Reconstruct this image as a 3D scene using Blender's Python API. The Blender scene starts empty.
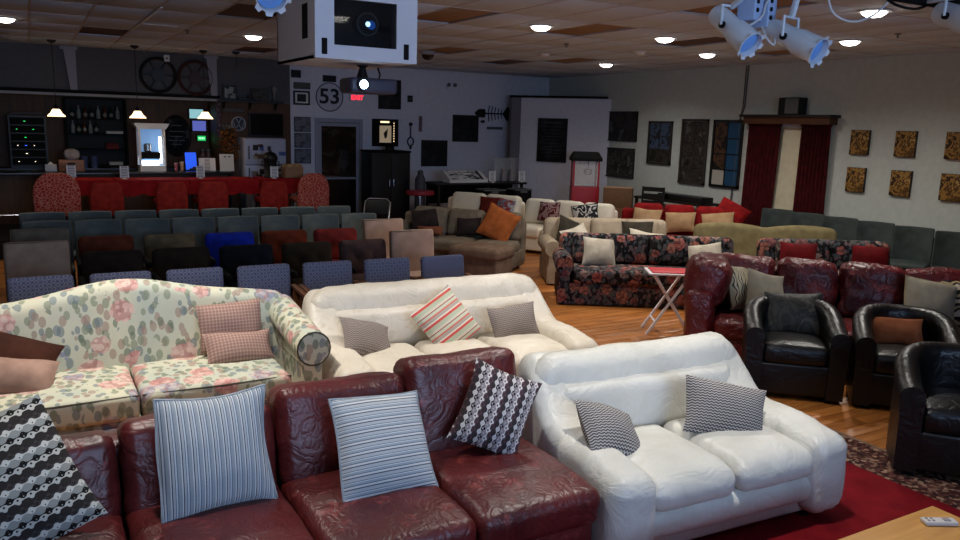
import bpy, math, random
import numpy as np
from mathutils import Vector, Matrix, noise as mnoise

random.seed(7)
S = bpy.context.scene
COL = S.collection

# ------------------------------------------------------------------ camera
CAM_R = Matrix(((0.87041503, -0.0646594, 0.48805414),
                (-0.49148185, -0.17189882, 0.85375429),
                (0.02869269, -0.98299031, -0.18140224)))   # columns: right, down, forward
cam_d = bpy.data.cameras.new('camera')
cam = bpy.data.objects.new('camera', cam_d)
COL.objects.link(cam)
cam_d.sensor_width = 36
cam_d.lens = 785 / 960 * 36
cam_d.clip_start = 0.05
r_, d_, f_ = CAM_R.col[0], CAM_R.col[1], CAM_R.col[2]
mw = Matrix.Identity(4)
for i in range(3):
    mw[i][0], mw[i][1], mw[i][2] = r_[i], -d_[i], -f_[i]
mw[2][3] = 2.15
cam.matrix_world = mw
S.camera = cam

# ------------------------------------------------------------------ world, exposure, large lights
w = bpy.data.worlds.new('world'); S.world = w
w.use_nodes = True
w.node_tree.nodes['Background'].inputs[0].default_value = (0.5, 0.55, 0.7, 1)
w.node_tree.nodes['Background'].inputs[1].default_value = 0.02
S.view_settings.view_transform = 'Standard'
S.view_settings.look = 'None'
S.view_settings.gamma = 1
S.view_settings.use_curve_mapping = False
S.view_settings.exposure = 0.0

def area(name, loc, rot, sx, sy, power, color):
    l = bpy.data.lights.new(name, 'AREA'); l.shape = 'RECTANGLE'; l.size = sx; l.size_y = sy
    l.energy = power; l.color = color
    o = bpy.data.objects.new(name, l); COL.objects.link(o)
    o.location = loc; o.rotation_euler = rot
    return o
# glow of the projection screen on the stage wall behind the viewer
area('screen_glow', (1.9, -3.3, 2.35), (math.radians(104), 0, 0), 4.2, 1.6, 112, (0.45, 0.65, 1.0)).data.spread = math.radians(95)

# ------------------------------------------------------------------ mesh helpers
class G:
    def __init__(s, V=None, F=None):
        s.V = np.zeros((0, 3)) if V is None else np.asarray(V, float)
        s.F = [] if F is None else F
    def add(s, g):
        o = len(s.V)
        s.V = np.vstack([s.V, g.V]); s.F = s.F + [tuple(i + o for i in f) for f in g.F]
        return s
    def mv(s, x=0, y=0, z=0):
        s.V = s.V + np.array([x, y, z]); return s
    def rot(s, ax, deg):
        m = np.array(Matrix.Rotation(math.radians(deg), 3, ax)); s.V = s.V @ m.T; return s
    def sc(s, x, y, z):
        s.V = s.V * np.array([x, y, z]); return s
    def map(s, fn):
        s.V = np.array([fn(*v) for v in s.V]); return s
    def cp(s):
        return G(s.V.copy(), list(s.F))

def axis_pts(sz, r, res, seg):
    h = sz / 2; inner = max(sz - 2 * r, 1e-5)
    n = max(1, int(math.ceil(inner / res)))
    p = list(np.linspace(-(h - r), h - r, n + 1))
    if r > 1e-6:
        t = [math.tan(math.radians(45) * (i + 1) / seg) for i in range(seg)]
        p = [-(h - r) - r * a for a in reversed(t)] + p + [h - r + r * a for a in t]
    return p

def rbox(sx, sy, sz, r=0.02, res=10, seg=2, normals=False):
    """rounded box centred on the origin"""
    r = min(r, sx / 2 - 1e-4, sy / 2 - 1e-4, sz / 2 - 1e-4)
    P = [axis_pts(sx, r, res, seg), axis_pts(sy, r, res, seg), axis_pts(sz, r, res, seg)]
    n = [len(p) - 1 for p in P]
    ids = {}; V = []; N = []; F = []
    hs = np.array([sx, sy, sz]) / 2 - r
    def vid(i, j, k):
        key = (i, j, k)
        if key not in ids:
            p = np.array([P[0][i], P[1][j], P[2][k]])
            q = np.clip(p, -hs, hs)
            d = p - q; L = np.linalg.norm(d)
            nn = d / L if L > 1e-9 else np.array([0, 0, 1.])
            ids[key] = len(V); V.append(q + nn * r if r > 1e-6 else p); N.append(nn)
        return ids[key]
    for ax in range(3):
        a, b = (ax + 1) % 3, (ax + 2) % 3
        for side in (0, n[ax]):
            for i in range(n[a]):
                for j in range(n[b]):
                    c = []
                    for (u, v) in ((i, j), (i + 1, j), (i + 1, j + 1), (i, j + 1)):
                        t = [0, 0, 0]; t[ax] = side; t[a] = u; t[b] = v
                        c.append(vid(*t))
                    F.append(tuple(c) if side else tuple(reversed(c)))
    g = G(V, F)
    if normals: return g, np.array(N)
    return g

def box(sx, sy, sz, x=0, y=0, z=0):
    return rbox(sx, sy, sz, 0).mv(x, y, z)

def bx(x0, x1, y0, y1, z0, z1, r=0.0, res=10, seg=2):
    return rbox(x1 - x0, y1 - y0, z1 - z0, r, res, seg).mv((x0 + x1) / 2, (y0 + y1) / 2, (z0 + z1) / 2)

def cush(sx, sy, sz, r=0.06, res=0.08, crown=0.03, wr=0.0, seed=0, axis=2, fs=6.0, sag=0.0):
    """upholstered cushion: rounded box with a crown on its broad faces and soft folds"""
    g, N = rbox(sx, sy, sz, r, res, 3, True)
    V = g.V; size = (sx, sy, sz)
    o = [i for i in range(3) if i != axis]
    u = np.clip(V[:, o[0]] / (size[o[0]] / 2), -1, 1); v = np.clip(V[:, o[1]] / (size[o[1]] / 2), -1, 1)
    V[:, axis] += np.sign(V[:, axis]) * crown * (1 - u * u) * (1 - v * v)
    if wr:
        for i in range(len(V)):
            p = Vector((V[i][0] * fs + seed * 7.3, V[i][1] * fs + seed * 3.1, V[i][2] * fs))
            a = mnoise.noise(p); b = mnoise.noise(p * 2.3 + Vector((5, 1, 2)))
            dsp = 0.42 * wr * (1.2 * a - 1.6 * max(0, 0.16 - abs(b)) / 0.16 * 0.5 + 0.5 * b)
            V[i] += N[i] * dsp
    return g

def tube(pts, rad, n=8, closed=False, caps=True):
    pts = [Vector(p) for p in pts]; V = []; F = []
    m = len(pts)
    up = None
    for i, p in enumerate(pts):
        if closed: t = pts[(i + 1) % m] - pts[i - 1]
        else: t = pts[min(i + 1, m - 1)] - pts[max(i - 1, 0)]
        t.normalize()
        if up is None:
            up = Vector((0, 0, 1)) if abs(t.z) < 0.9 else Vector((1, 0, 0))
        a = t.cross(up); a.normalize(); b = a.cross(t); up = b
        rr = rad[i] if isinstance(rad, (list, tuple)) else rad
        for k in range(n):
            an = 2 * math.pi * k / n
            V.append(p + a * rr * math.cos(an) + b * rr * math.sin(an))
    for i in range(m if closed else m - 1):
        j = (i + 1) % m
        for k in range(n):
            F.append((i * n + k, i * n + (k + 1) % n, j * n + (k + 1) % n, j * n + k))
    if caps and not closed:
        F.append(tuple(reversed(range(n)))); F.append(tuple((m - 1) * n + k for k in range(n)))
    F = [tuple(reversed(f)) for f in F]
    return G([tuple(v) for v in V], F)

def rod(a, b, r, n=8):
    return tube([a, b], r, n)

def bar(a, b, wx, wy):
    """rectangular bar from a to b"""
    a, b = Vector(a), Vector(b); d = b - a; L = d.length
    g = rbox(wx, wy, L, min(wx, wy) * 0.12, 10, 1)
    q = d.to_track_quat('Z', 'Y').to_matrix()
    g.V = g.V @ np.array(q).T + np.array((a + b) / 2)
    return g

def lathe(prof, n=20, axis='Z'):
    V = []; F = []
    for (r, z) in prof:
        for k in range(n):
            a = 2 * math.pi * k / n
            V.append((r * math.cos(a), r * math.sin(a), z))
    m = len(prof)
    for i in range(m - 1):
        for k in range(n):
            F.append((i * n + k, i * n + (k + 1) % n, (i + 1) * n + (k + 1) % n, (i + 1) * n + k))
    F.append(tuple(reversed(range(n)))); F.append(tuple((m - 1) * n + k for k in range(n)))
    g = G(V, F)
    if axis == 'Y': g.rot('X', 90)
    if axis == 'X': g.rot('Y', 90)
    return g

def prism(poly, x0, x1, axis='X'):
    """extrude a polygon given as (y,z) along X (or (x,z) along Y)"""
    n = len(poly)
    if axis == 'X': V = [(x0, a, b) for a, b in poly] + [(x1, a, b) for a, b in poly]
    else: V = [(a, x0, b) for a, b in poly] + [(a, x1, b) for a, b in poly]
    F = [tuple(range(n)), tuple(reversed(range(n, 2 * n)))]
    F += [(i, n + i, n + (i + 1) % n, (i + 1) % n) for i in range(n)]
    return G(V, F)

def obj(name, g, mat, parent=None, loc=(0, 0, 0), rz=0, flat=False, fixn=True):
    me = bpy.data.meshes.new(name)
    me.from_pydata([tuple(v) for v in g.V], [], g.F)
    me.update()
    if fixn:
        import bmesh
        b = bmesh.new(); b.from_mesh(me); bmesh.ops.recalc_face_normals(b, faces=b.faces); b.to_mesh(me); b.free()
    if not flat:
        me.polygons.foreach_set('use_smooth', [True] * len(me.polygons))
        try: me.set_sharp_from_angle(angle=math.radians(42))
        except Exception: pass
    if mat: me.materials.append(mat)
    o = bpy.data.objects.new(name, me); COL.objects.link(o)
    o.location = loc; o.rotation_euler = (0, 0, math.radians(rz))
    if parent: o.parent = parent
    return o

def tag(o, label, cat, group=None):
    o['label'] = label; o['category'] = cat
    if group: o['group'] = group
    return o

def thing(name, label, cat, loc=(0, 0, 0), rz=0, group=None):
    o = bpy.data.objects.new(name, None); COL.objects.link(o)
    o.empty_display_size = 0.1
    o.location = loc; o.rotation_euler = (0, 0, math.radians(rz))
    return tag(o, label, cat, group)

def struct(name, g, mat, parent=None, **k):
    o = obj(name, g, mat, parent, **k)
    if not parent: o['kind'] = 'structure'
    return o

def copy_tree(o, parent=None):
    c = o.copy(); COL.objects.link(c); c.parent = parent
    for ch in [x for x in bpy.data.objects if x.parent == o]: copy_tree(ch, c)
    return c

def dup(root, loc, rz=0, label=None, group=None):
    c = copy_tree(root); c.location = loc; c.rotation_euler = (0, 0, math.radians(rz))
    if label: c['label'] = label
    if group: c['group'] = group
    return c

def link_copy(o, loc=None, parent=None):
    c = o.copy(); COL.objects.link(c)
    if loc is not None: c.location = loc
    c.parent = parent if parent else o.parent
    return c

def text_geo(txt, size, extrude=0.004):
    cu = bpy.data.curves.new('t', 'FONT'); cu.body = txt; cu.size = size; cu.extrude = extrude
    cu.offset = size * 0.022; cu.align_x = 'CENTER'; cu.align_y = 'CENTER'; cu.resolution_u = 4
    o = bpy.data.objects.new('t', cu); COL.objects.link(o)
    dg = bpy.context.evaluated_depsgraph_get()
    me = bpy.data.meshes.new_from_object(o.evaluated_get(dg))
    V = [tuple(v.co) for v in me.vertices]; F = [tuple(p.vertices) for p in me.polygons]
    bpy.data.objects.remove(o); bpy.data.curves.remove(cu); bpy.data.meshes.remove(me)
    return G(V, F).rot('X', 90)      # upright, readable from -Y

# ------------------------------------------------------------------ materials
def lin(c):
    return tuple(((x / 12.92) if x <= 0.04045 else ((x + 0.055) / 1.055) ** 2.4) for x in [v / 255 for v in c])

class Mat:
    def __init__(s, name, rough=0.6, spec=0.4, metal=0.0):
        s.m = bpy.data.materials.new(name); s.m.use_nodes = True
        s.t = s.m.node_tree; s.b = s.t.nodes['Principled BSDF']
        s.b.inputs['Roughness'].default_value = rough
        s.b.inputs['Specular IOR Level'].default_value = spec
        s.b.inputs['Metallic'].default_value = metal
    def n(s, typ, ins=None, **props):
        nd = s.t.nodes.new(typ)
        for k, v in props.items(): setattr(nd, k, v)
        for k, v in (ins or {}).items():
            sk = nd.inputs[k]
            if isinstance(v, bpy.types.NodeSocket): s.t.links.new(v, sk)
            else: sk.default_value = v
        return nd
    def math(s, op, a, b=0.0, c=0.0):
        return s.n('ShaderNodeMath', {0: a, 1: b, 2: c}, operation=op).outputs[0]
    def co(s, scale=1.0, dist=0.0, sv=None, which='Object'):
        c = s.n('ShaderNodeTexCoord').outputs[which]
        m = s.n('ShaderNodeMapping', {'Vector': c, 'Scale': sv or (scale, scale, scale)}).outputs[0]
        if dist:
            nz = s.n('ShaderNodeTexNoise', {'Vector': m, 'Scale': 1.2, 'Detail': 2.0}).outputs['Color']
            sb = s.n('ShaderNodeVectorMath', {0: nz, 1: (0.5, 0.5, 0.5)}, operation='SUBTRACT').outputs[0]
            sc = s.n('ShaderNodeVectorMath', {0: sb, 'Scale': dist}, operation='SCALE').outputs[0]
            m = s.n('ShaderNodeVectorMath', {0: m, 1: sc}, operation='ADD').outputs[0]
        return m
    def ramp(s, fac, stops, const=False):
        nd = s.n('ShaderNodeValToRGB', {'Fac': fac})
        cr = nd.color_ramp
        if const: cr.interpolation = 'CONSTANT'
        while len(cr.elements) < len(stops): cr.elements.new(0.5)
        for e, (p, c) in zip(cr.elements, stops):
            e.position = p; e.color = (*c, 1) if len(c) == 3 else c
        return nd.outputs[0]
    def mix(s, fac, a, b, typ='MIX'):
        nd = s.n('ShaderNodeMix', data_type='RGBA', blend_type=typ)
        for k, v in ((0, fac), (6, a), (7, b)):
            if isinstance(v, bpy.types.NodeSocket): s.t.links.new(v, nd.inputs[k])
            else: nd.inputs[k].default_value = (*v, 1) if isinstance(v, tuple) and len(v) == 3 else v
        return nd.outputs[2]
    def col(s, c):
        if isinstance(c, bpy.types.NodeSocket): s.t.links.new(c, s.b.inputs['Base Color'])
        else: s.b.inputs['Base Color'].default_value = (*c, 1)
        return s
    def bump(s, h, strength=0.3, dist=0.01):
        nd = s.n('ShaderNodeBump', {'Height': h, 'Strength': strength, 'Distance': dist})
        s.t.links.new(nd.outputs[0], s.b.inputs['Normal']); return s
    def sep(s, v):
        return s.n('ShaderNodeSeparateXYZ', {0: v}).outputs

MATS = {}
def plain(name, rgb, rough=0.6, spec=0.4, metal=0.0, var=0.0):
    if name in MATS: return MATS[name]
    k = Mat(name, rough, spec, metal); c = lin(rgb)
    if var:
        nz = k.n('ShaderNodeTexNoise', {'Vector': k.co(6), 'Scale': 2.0, 'Detail': 4.0}).outputs['Fac']
        k.col(k.ramp(nz, [(0.3, tuple(x * (1 - var) for x in c)), (0.7, tuple(min(1, x * (1 + var)) for x in c))]))
    else: k.col(c)
    MATS[name] = k.m; return k.m

def emit(name, rgb, strength):
    if name in MATS: return MATS[name]
    k = Mat(name); k.col(lin(rgb))
    k.b.inputs['Emission Color'].default_value = (*lin(rgb), 1); k.b.inputs['Emission Strength'].default_value = strength
    MATS[name] = k.m; return k.m

def leather(name, rgb, rgb2, rough=0.4, bs=0.5, worn=None, spec=0.5, fold=9.0):
    k = Mat(name, rough, spec); v = k.co(1, 0.25)
    n1 = k.n('ShaderNodeTexNoise', {'Vector': v, 'Scale': 3.0, 'Detail': 5.0, 'Roughness': 0.6}).outputs['Fac']
    c = k.ramp(n1, [(0.32, lin(rgb2)), (0.68, lin(rgb))])
    if worn:
        n2 = k.n('ShaderNodeTexNoise', {'Vector': v, 'Scale': 11.0, 'Detail': 6.0, 'Roughness': 0.7}).outputs['Fac']
        c = k.mix(k.ramp(n2, [(0.56, (0, 0, 0)), (0.72, (1, 1, 1))]), c, lin(worn))
    k.col(c)
    wv = k.n('ShaderNodeTexNoise', {'Vector': v, 'Scale': fold, 'Detail': 3.0, 'Distortion': 1.2}).outputs['Fac']
    rd = k.math('ABSOLUTE', k.math('SUBTRACT', wv, 0.5))
    rd = k.math('MINIMUM', k.math('MULTIPLY', rd, 8.0), 1.0)
    vo = k.n('ShaderNodeTexVoronoi', {'Vector': v, 'Scale': 140.0}).outputs['Distance']
    k.bump(k.math('ADD', rd, k.math('MULTIPLY', vo, 0.15)), bs, 0.012)
    MATS[name] = k.m; return k.m

def fabric(name, rgb, rgb2=None, rough=0.9, weave=160.0, bs=0.25):
    if name in MATS: return MATS[name]
    k = Mat(name, rough, 0.15); v = k.co(1)
    rgb2 = rgb2 or tuple(int(x * 0.82) for x in rgb)
    n1 = k.n('ShaderNodeTexNoise', {'Vector': v, 'Scale': 9.0, 'Detail': 6.0}).outputs['Fac']
    k.col(k.ramp(n1, [(0.35, lin(rgb2)), (0.65, lin(rgb))]))
    n2 = k.n('ShaderNodeTexNoise', {'Vector': v, 'Scale': weave, 'Detail': 2.0}).outputs['Fac']
    k.bump(n2, bs, 0.004)
    MATS[name] = k.m; return k.m

def floral(name, bg, bg2, petals, leaves, s=5.0, cover=0.42, gate=0.25, leafr=0.34, leafgate=0.2, soft=0.75, centre=(120, 60, 60), rough=0.9, el=(7.0, 4.4, 2.6)):
    """printed cloth: blossoms with petals, surrounded by leaf sprigs in two directions"""
    k = Mat(name, rough, 0.15)
    n0 = k.n('ShaderNodeTexNoise', {'Vector': k.co(1), 'Scale': 2.5, 'Detail': 3.0}).outputs['Fac']
    base = k.ramp(n0, [(0.35, lin(bg)), (0.65, lin(bg2))])
    vf = k.n('ShaderNodeTexVoronoi', {'Vector': k.co(s, 0.10), 'Scale': 1.0, 'Randomness': 0.85})
    fr = k.sep(vf.outputs['Color']); fd = vf.outputs['Distance']
    has = k.math('GREATER_THAN', fr[0], gate)
    near = k.math('LESS_THAN', fd, cover + 0.30)
    for q, (rot, off) in enumerate(((0.6, 0.0), (-0.7, 3.3), (1.5, 7.1))):
        c = k.n('ShaderNodeTexCoord').outputs['Object']
        m = k.n('ShaderNodeMapping', {'Vector': c, 'Location': (off, off * 0.7, off * 0.3), 'Rotation': (rot * 0.6, rot, rot * 0.8), 'Scale': tuple(e * s * 0.62 for e in el)}).outputs[0]
        vl = k.n('ShaderNodeTexVoronoi', {'Vector': m, 'Scale': 1.0, 'Randomness': 0.9})
        lr = k.sep(vl.outputs['Color'])
        lm = k.math('MULTIPLY', k.math('LESS_THAN', vl.outputs['Distance'], leafr), k.math('GREATER_THAN', lr[0], k.math('SUBTRACT', 0.86, k.math('MULTIPLY', near, 0.86 - leafgate))))
        base = k.mix(k.math('MULTIPLY', lm, soft), base, k.ramp(lr[1], [(i / len(leaves), lin(cc)) for i, cc in enumerate(leaves)], True))
    vp = k.n('ShaderNodeTexVoronoi', {'Vector': k.co(s * 4.2, 0.25), 'Scale': 1.0})
    dd = k.math('ADD', fd, k.math('MULTIPLY', k.math('SUBTRACT', vp.outputs['Distance'], 0.4), 0.16))
    rad = k.math('MULTIPLY', cover, k.math('ADD', 0.65, k.math('MULTIPLY', fr[2], 0.4)))
    fm = k.math('MULTIPLY', k.math('LESS_THAN', dd, rad), has)
    pc = k.ramp(fr[1], [(i / len(petals), lin(cc)) for i, cc in enumerate(petals)], True)
    pv = k.sep(vp.outputs['Color'])[2]
    pc = k.mix(k.math('MULTIPLY', pv, 0.6), pc, lin((226, 202, 188)) if sum(bg) > 380 else lin((150, 112, 100)))
    pc = k.mix(k.math('MULTIPLY', k.math('GREATER_THAN', vp.outputs['Distance'], 0.55), 0.55), pc, lin(leaves[0]) if sum(bg) < 380 else lin(centre))
    pc = k.mix(k.math('MULTIPLY', k.math('LESS_THAN', fd, cover * 0.28), 0.5), pc, lin(centre))
    k.col(k.mix(k.math('MULTIPLY', fm, soft + 0.1), base, pc))
    n2 = k.n('ShaderNodeTexNoise', {'Vector': k.co(1), 'Scale': 150.0}).outputs['Fac']
    k.bump(n2, 0.2, 0.003)
    MATS[name] = k.m; return k.m

def bands(name, period, cols, axis='X', wob=0.0, wfreq=0.0, neck=0.0, rough=0.92, bs=0.4):
    """woven bands across a pillow; wob/wfreq bend them into waves, neck pinches them into lozenges"""
    k = Mat(name, rough, 0.15); o = k.sep(k.co(1))
    a, b = (o[0], o[2]) if axis == 'X' else (o[2], o[0])
    t = k.math('DIVIDE', a, period)
    if wob:
        wv = k.math('SUBTRACT', k.math('PINGPONG', k.math('MULTIPLY', b, wfreq), 1.0), 0.5)
        if neck:
            sg = k.math('SINE', k.math('MULTIPLY', t, math.pi * 2 * neck))
            wv = k.math('MULTIPLY', wv, sg)
        t = k.math('ADD', t, k.math('MULTIPLY', wv, wob))
    fr = k.math('FRACT', k.math('ADD', t, 50.0))
    tot = sum(wd for wd, c in cols); pos = 0; stops = []
    for wd, c in cols:
        stops.append((pos / tot, lin(c))); pos += wd
    k.col(k.ramp(fr, stops, True))
    n2 = k.n('ShaderNodeTexNoise', {'Vector': k.co(1), 'Scale': 190.0, 'Detail': 2.0}).outputs['Fac']
    k.bump(k.math('ADD', n2, k.math('MULTIPLY', fr, 0.4)), bs, 0.004)
    MATS[name] = k.m; return k.m

def weave2(name, c1, c2, c3, f=42.0):
    """fine herringbone-like woven check"""
    k = Mat(name, 0.92, 0.15); o = k.sep(k.co(1))
    z = k.math('PINGPONG', k.math('MULTIPLY', o[0], f), 1.0)
    t = k.math('FRACT', k.math('ADD', k.math('MULTIPLY', o[2], f * 0.75), k.math('MULTIPLY', z, 0.5)))
    k.col(k.ramp(t, [(0, lin(c1)), (0.42, lin(c2)), (0.72, lin(c3))], True))
    k.bump(t, 0.5, 0.004)
    MATS[name] = k.m; return k.m

def plaid(name, c1, c2, f=40.0, c3=None):
    k = Mat(name, 0.92, 0.15); o = k.sep(k.co(1))
    a = k.math('LESS_THAN', k.math('FRACT', k.math('MULTIPLY', o[0], f)), 0.4)
    b = k.math('LESS_THAN', k.math('FRACT', k.math('MULTIPLY', o[2], f)), 0.4)
    s_ = k.math('MULTIPLY', k.math('ADD', a, b), 0.5)
    k.col(k.ramp(s_, [(0, lin(c1)), (1, lin(c2))]))
    MATS[name] = k.m; return k.m

def diamond(name, c1, c2, f=22.0):
    k = Mat(name, 0.9, 0.15); o = k.sep(k.co(1))
    u = k.math('ADD', o[0], o[2]); v = k.math('SUBTRACT', o[0], o[2])
    a = k.math('PINGPONG', k.math('MULTIPLY', u, f), 1.0); b = k.math('PINGPONG', k.math('MULTIPLY', v, f), 1.0)
    t = k.math('MULTIPLY', a, b)
    k.col(k.ramp(t, [(0.05, lin(c2)), (0.3, lin(c1)), (0.55, lin(c2))]))
    k.bump(t, 0.2, 0.004)
    MATS[name] = k.m; return k.m

def blotch(name, cols, s=10.0, rough=0.7, detail=3.0, dist=0.8):
    """flat print with patches of colour (posters, painted panels)"""
    if name in MATS: return MATS[name]
    k = Mat(name, rough, 0.25)
    n1 = k.n('ShaderNodeTexNoise', {'Vector': k.co(1), 'Scale': s, 'Detail': detail, 'Distortion': dist}).outputs['Fac']
    n = len(cols)
    k.col(k.ramp(n1, [(0.3 + 0.4 * i / n, lin(c)) for i, c in enumerate(cols)], n > 2))
    MATS[name] = k.m; return k.m

def wood(name, c1, c2, axis='X', rough=0.45, rand=0.0, s=1.0):
    if name in MATS: return MATS[name]
    k = Mat(name, rough, 0.4)
    sv = {'X': (1.2 * s, 14 * s, 14 * s), 'Y': (14 * s, 1.2 * s, 14 * s), 'Z': (14 * s, 14 * s, 1.2 * s)}[axis]
    v = k.co(1, 0.4, sv=sv)
    if rand:
        oi = k.n('ShaderNodeObjectInfo').outputs['Random']
        v = k.n('ShaderNodeVectorMath', {0: v, 1: k.n('ShaderNodeCombineXYZ', {0: k.math('MULTIPLY', oi, 60.0), 1: oi}).outputs[0]}, operation='ADD').outputs[0]
    n1 = k.n('ShaderNodeTexNoise', {'Vector': v, 'Scale': 1.6, 'Detail': 6.0, 'Roughness': 0.6, 'Distortion': 0.6}).outputs['Fac']
    c = k.ramp(n1, [(0.3, lin(c2)), (0.7, lin(c1))])
    if rand:
        g = k.math('ADD', 1 - rand / 2, k.math('MULTIPLY', oi, rand))
        c = k.mix(1.0, c, k.n('ShaderNodeCombineXYZ', {0: g, 1: g, 2: g}).outputs[0], 'MULTIPLY')
    k.col(c); k.bump(n1, 0.08, 0.002)
    MATS[name] = k.m; return k.m

m_redlea = leather('oxblood leather', (96, 32, 31), (62, 19, 20), 0.38, 0.2, (132, 58, 54))
m_redlea2 = leather('burgundy leather', (104, 28, 30), (66, 15, 18), 0.34, 0.4, (140, 70, 70))
m_whitelea = leather('white leather', (212, 210, 202), (196, 194, 184), 0.42, 0.22, None, 0.4, 5.0)
m_creamlea = leather('cream leather', (222, 212, 196), (204, 194, 176), 0.42, 0.25, (196, 182, 160), 0.4, 5.0)
m_ivorylea = leather('ivory leather', (242, 234, 214), (232, 222, 200), 0.45, 0.15, None, 0.35, 5.0)
m_blacklea = leather('black leather', (17, 16, 16), (10, 10, 10), 0.36, 0.2, None, 0.5, 6.0)
m_floral = floral('cream floral chintz', (204, 198, 172), (180, 184, 168), [(196, 132, 128), (206, 150, 142), (120, 128, 152), (198, 160, 148)],
                  [(104, 116, 96), (128, 136, 114), (112, 124, 128), (156, 132, 118)], 5.4, 0.50, 0.30, 0.40, 0.35, 0.72, (156, 92, 90), el=(5.2, 4.2, 3.2))
m_dkfloral = floral('dark floral tapestry', (26, 23, 25), (44, 40, 42), [(150, 74, 66), (160, 96, 78), (104, 58, 62), (136, 122, 116)],
                    [(18, 16, 18), (84, 84, 80), (104, 82, 84), (70, 76, 80)], 6.5, 0.52, 0.12, 0.44, 0.15, 0.85, (96, 36, 36), el=(5.0, 4.2, 3.4))
m_wood = wood('oak arm wood', (120, 72, 40), (86, 48, 24), 'Y')
m_tablewood = wood('honey table wood', (205, 152, 84), (178, 124, 62), 'X', 0.4)
m_barwood = wood('bar panel wood', (92, 58, 26), (62, 38, 18), 'Z', 0.6)
m_darkwood = plain('dark stained wood', (28, 20, 16), 0.5)
m_black = plain('black enamel', (14, 14, 15), 0.45)
m_blackm = plain('matt black', (10, 10, 11), 0.8, 0.2)
m_white = plain('white paint', (215, 215, 215), 0.5)
m_offw = plain('off white paper', (220, 220, 215), 0.8)
m_steel = plain('chrome steel', (180, 180, 185), 0.25, 0.5, 1.0)
m_grey = plain('grey metal', (90, 92, 96), 0.5)
m_glass = Mat('clear glass', 0.03, 0.5)
m_glass.col((1, 1, 1)); m_glass.b.inputs['Transmission Weight'].default_value = 0.0; m_glass.b.inputs['Alpha'].default_value = 0.14
m_glass = m_glass.m
m_tint = Mat('smoked glass', 0.04, 0.5); m_tint.col((0.01, 0.01, 0.012)); m_tint.b.inputs['Alpha'].default_value = 0.35; m_tint = m_tint.m
m_dkglass = plain('dark glass', (8, 9, 12), 0.06, 0.6)
m_ledg = emit('green led', (60, 255, 120), 1.2)
m_ledb = emit('blue led', (60, 110, 255), 2.0)
m_ledw = emit('white led', (255, 240, 220), 2.0)

# ------------------------------------------------------------------ room shell
XR, XL, YB, YF, ZC = 10.9, -5.0, 16.0, -4.0, 3.3
m_wallr = plain('painted wall right', (190, 196, 190), 0.85, 0.2, var=0.05)
m_wallb = plain('painted wall back', (212, 213, 224), 0.85, 0.2, var=0.05)
m_wallshade = plain('wall shade grey', (92, 92, 94), 0.85, 0.2, var=0.06)  # dim light over the bar painted in as a darker grey

# floor with planks where one can tell them apart
kf = Mat('floor laminate', 0.38, 0.45)
of = kf.sep(kf.co(1))
pl_i = kf.math('FLOOR', kf.math('DIVIDE', of[1], 0.12))
shift = kf.math('MULTIPLY', kf.math('FRACT', kf.math('MULTIPLY', pl_i, 0.377)), 1.2)
pl_j = kf.math('FLOOR', kf.math('DIVIDE', kf.math('ADD', of[0], shift), 1.2))
wn = kf.n('ShaderNodeTexWhiteNoise', {'Vector': kf.n('ShaderNodeCombineXYZ', {0: pl_i, 1: pl_j}).outputs[0]}).outputs['Value']
gr = kf.n('ShaderNodeTexNoise', {'Vector': kf.co(1, 0.3, sv=(1.2, 14, 14)), 'Scale': 1.6, 'Detail': 6.0}).outputs['Fac']
kf.col(kf.ramp(kf.math('ADD', kf.math('MULTIPLY', wn, 0.45), kf.math('MULTIPLY', gr, 0.55)),
               [(0.25, lin((132, 74, 30))), (0.75, lin((190, 122, 60)))]))
floor = struct('floor', bx(XL, XR, YF, YB + 1.4, -0.1, 0), kf.m)
m_plank = wood('honey laminate plank', (194, 126, 62), (146, 84, 36), 'X', 0.36, 0.35)
plank = None
for j in range(40):
    y = 2.9 + j * 0.122
    off = (j * 0.377 % 1) * 1.2
    for i in range(-1, 3):
        x = 3.75 + off + i * 1.204
        if x < 3.3 or x > 6.6: continue
        if plank is None:
            plank = obj('plank', rbox(1.2, 0.118, 0.006, 0.0015, 10, 1), m_plank, floor, (x, y, 0.002))
        else:
            link_copy(plank, (x, y, 0.002))

# ceiling: grid bars and lay-in tiles
m_ceil = plain('ceiling backing', (120, 112, 108), 0.9)
ceiling = struct('ceiling', bx(XL, XR, YF, YB + 1.4, ZC + 0.03, ZC + 0.13), m_ceil)
kt = Mat('acoustic tile', 0.95, 0.1)
oi = kt.n('ShaderNodeObjectInfo').outputs['Random']
tn = kt.n('ShaderNodeTexNoise', {'Vector': kt.co(1), 'Scale': 60.0, 'Detail': 3.0}).outputs['Fac']
kt.col(kt.ramp(kt.math('ADD', kt.math('MULTIPLY', oi, 0.75), kt.math('MULTIPLY', tn, 0.25)), [(0, lin((195, 210, 226))), (1, lin((202, 217, 231)))]))
kt.bump(tn, 0.3, 0.003)
m_tile = kt.m
m_tiledk = plain('brown stained tile', (150, 124, 96), 0.95, 0.1, var=0.1)
m_tilevent = plain('dark vent tile', (104, 88, 80), 0.9, 0.1)
m_bar = plain('ceiling grid bar', (184, 178, 176), 0.7)
TX0, TY0, TW, TL = 0.09, 7.30, 0.61, 1.22
dark = {(9, 0): 1, (6, 0): 1, (3, 1): 2, (5, 5): 2, (9, 3): 1, (9, -2): 1, (12, 4): 2, (13, 3): 1, (12, 0): 2, (1, 4): 2, (15, 0): 1, (3, 2): 0}
tile_me = {}
ntile = 0
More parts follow.
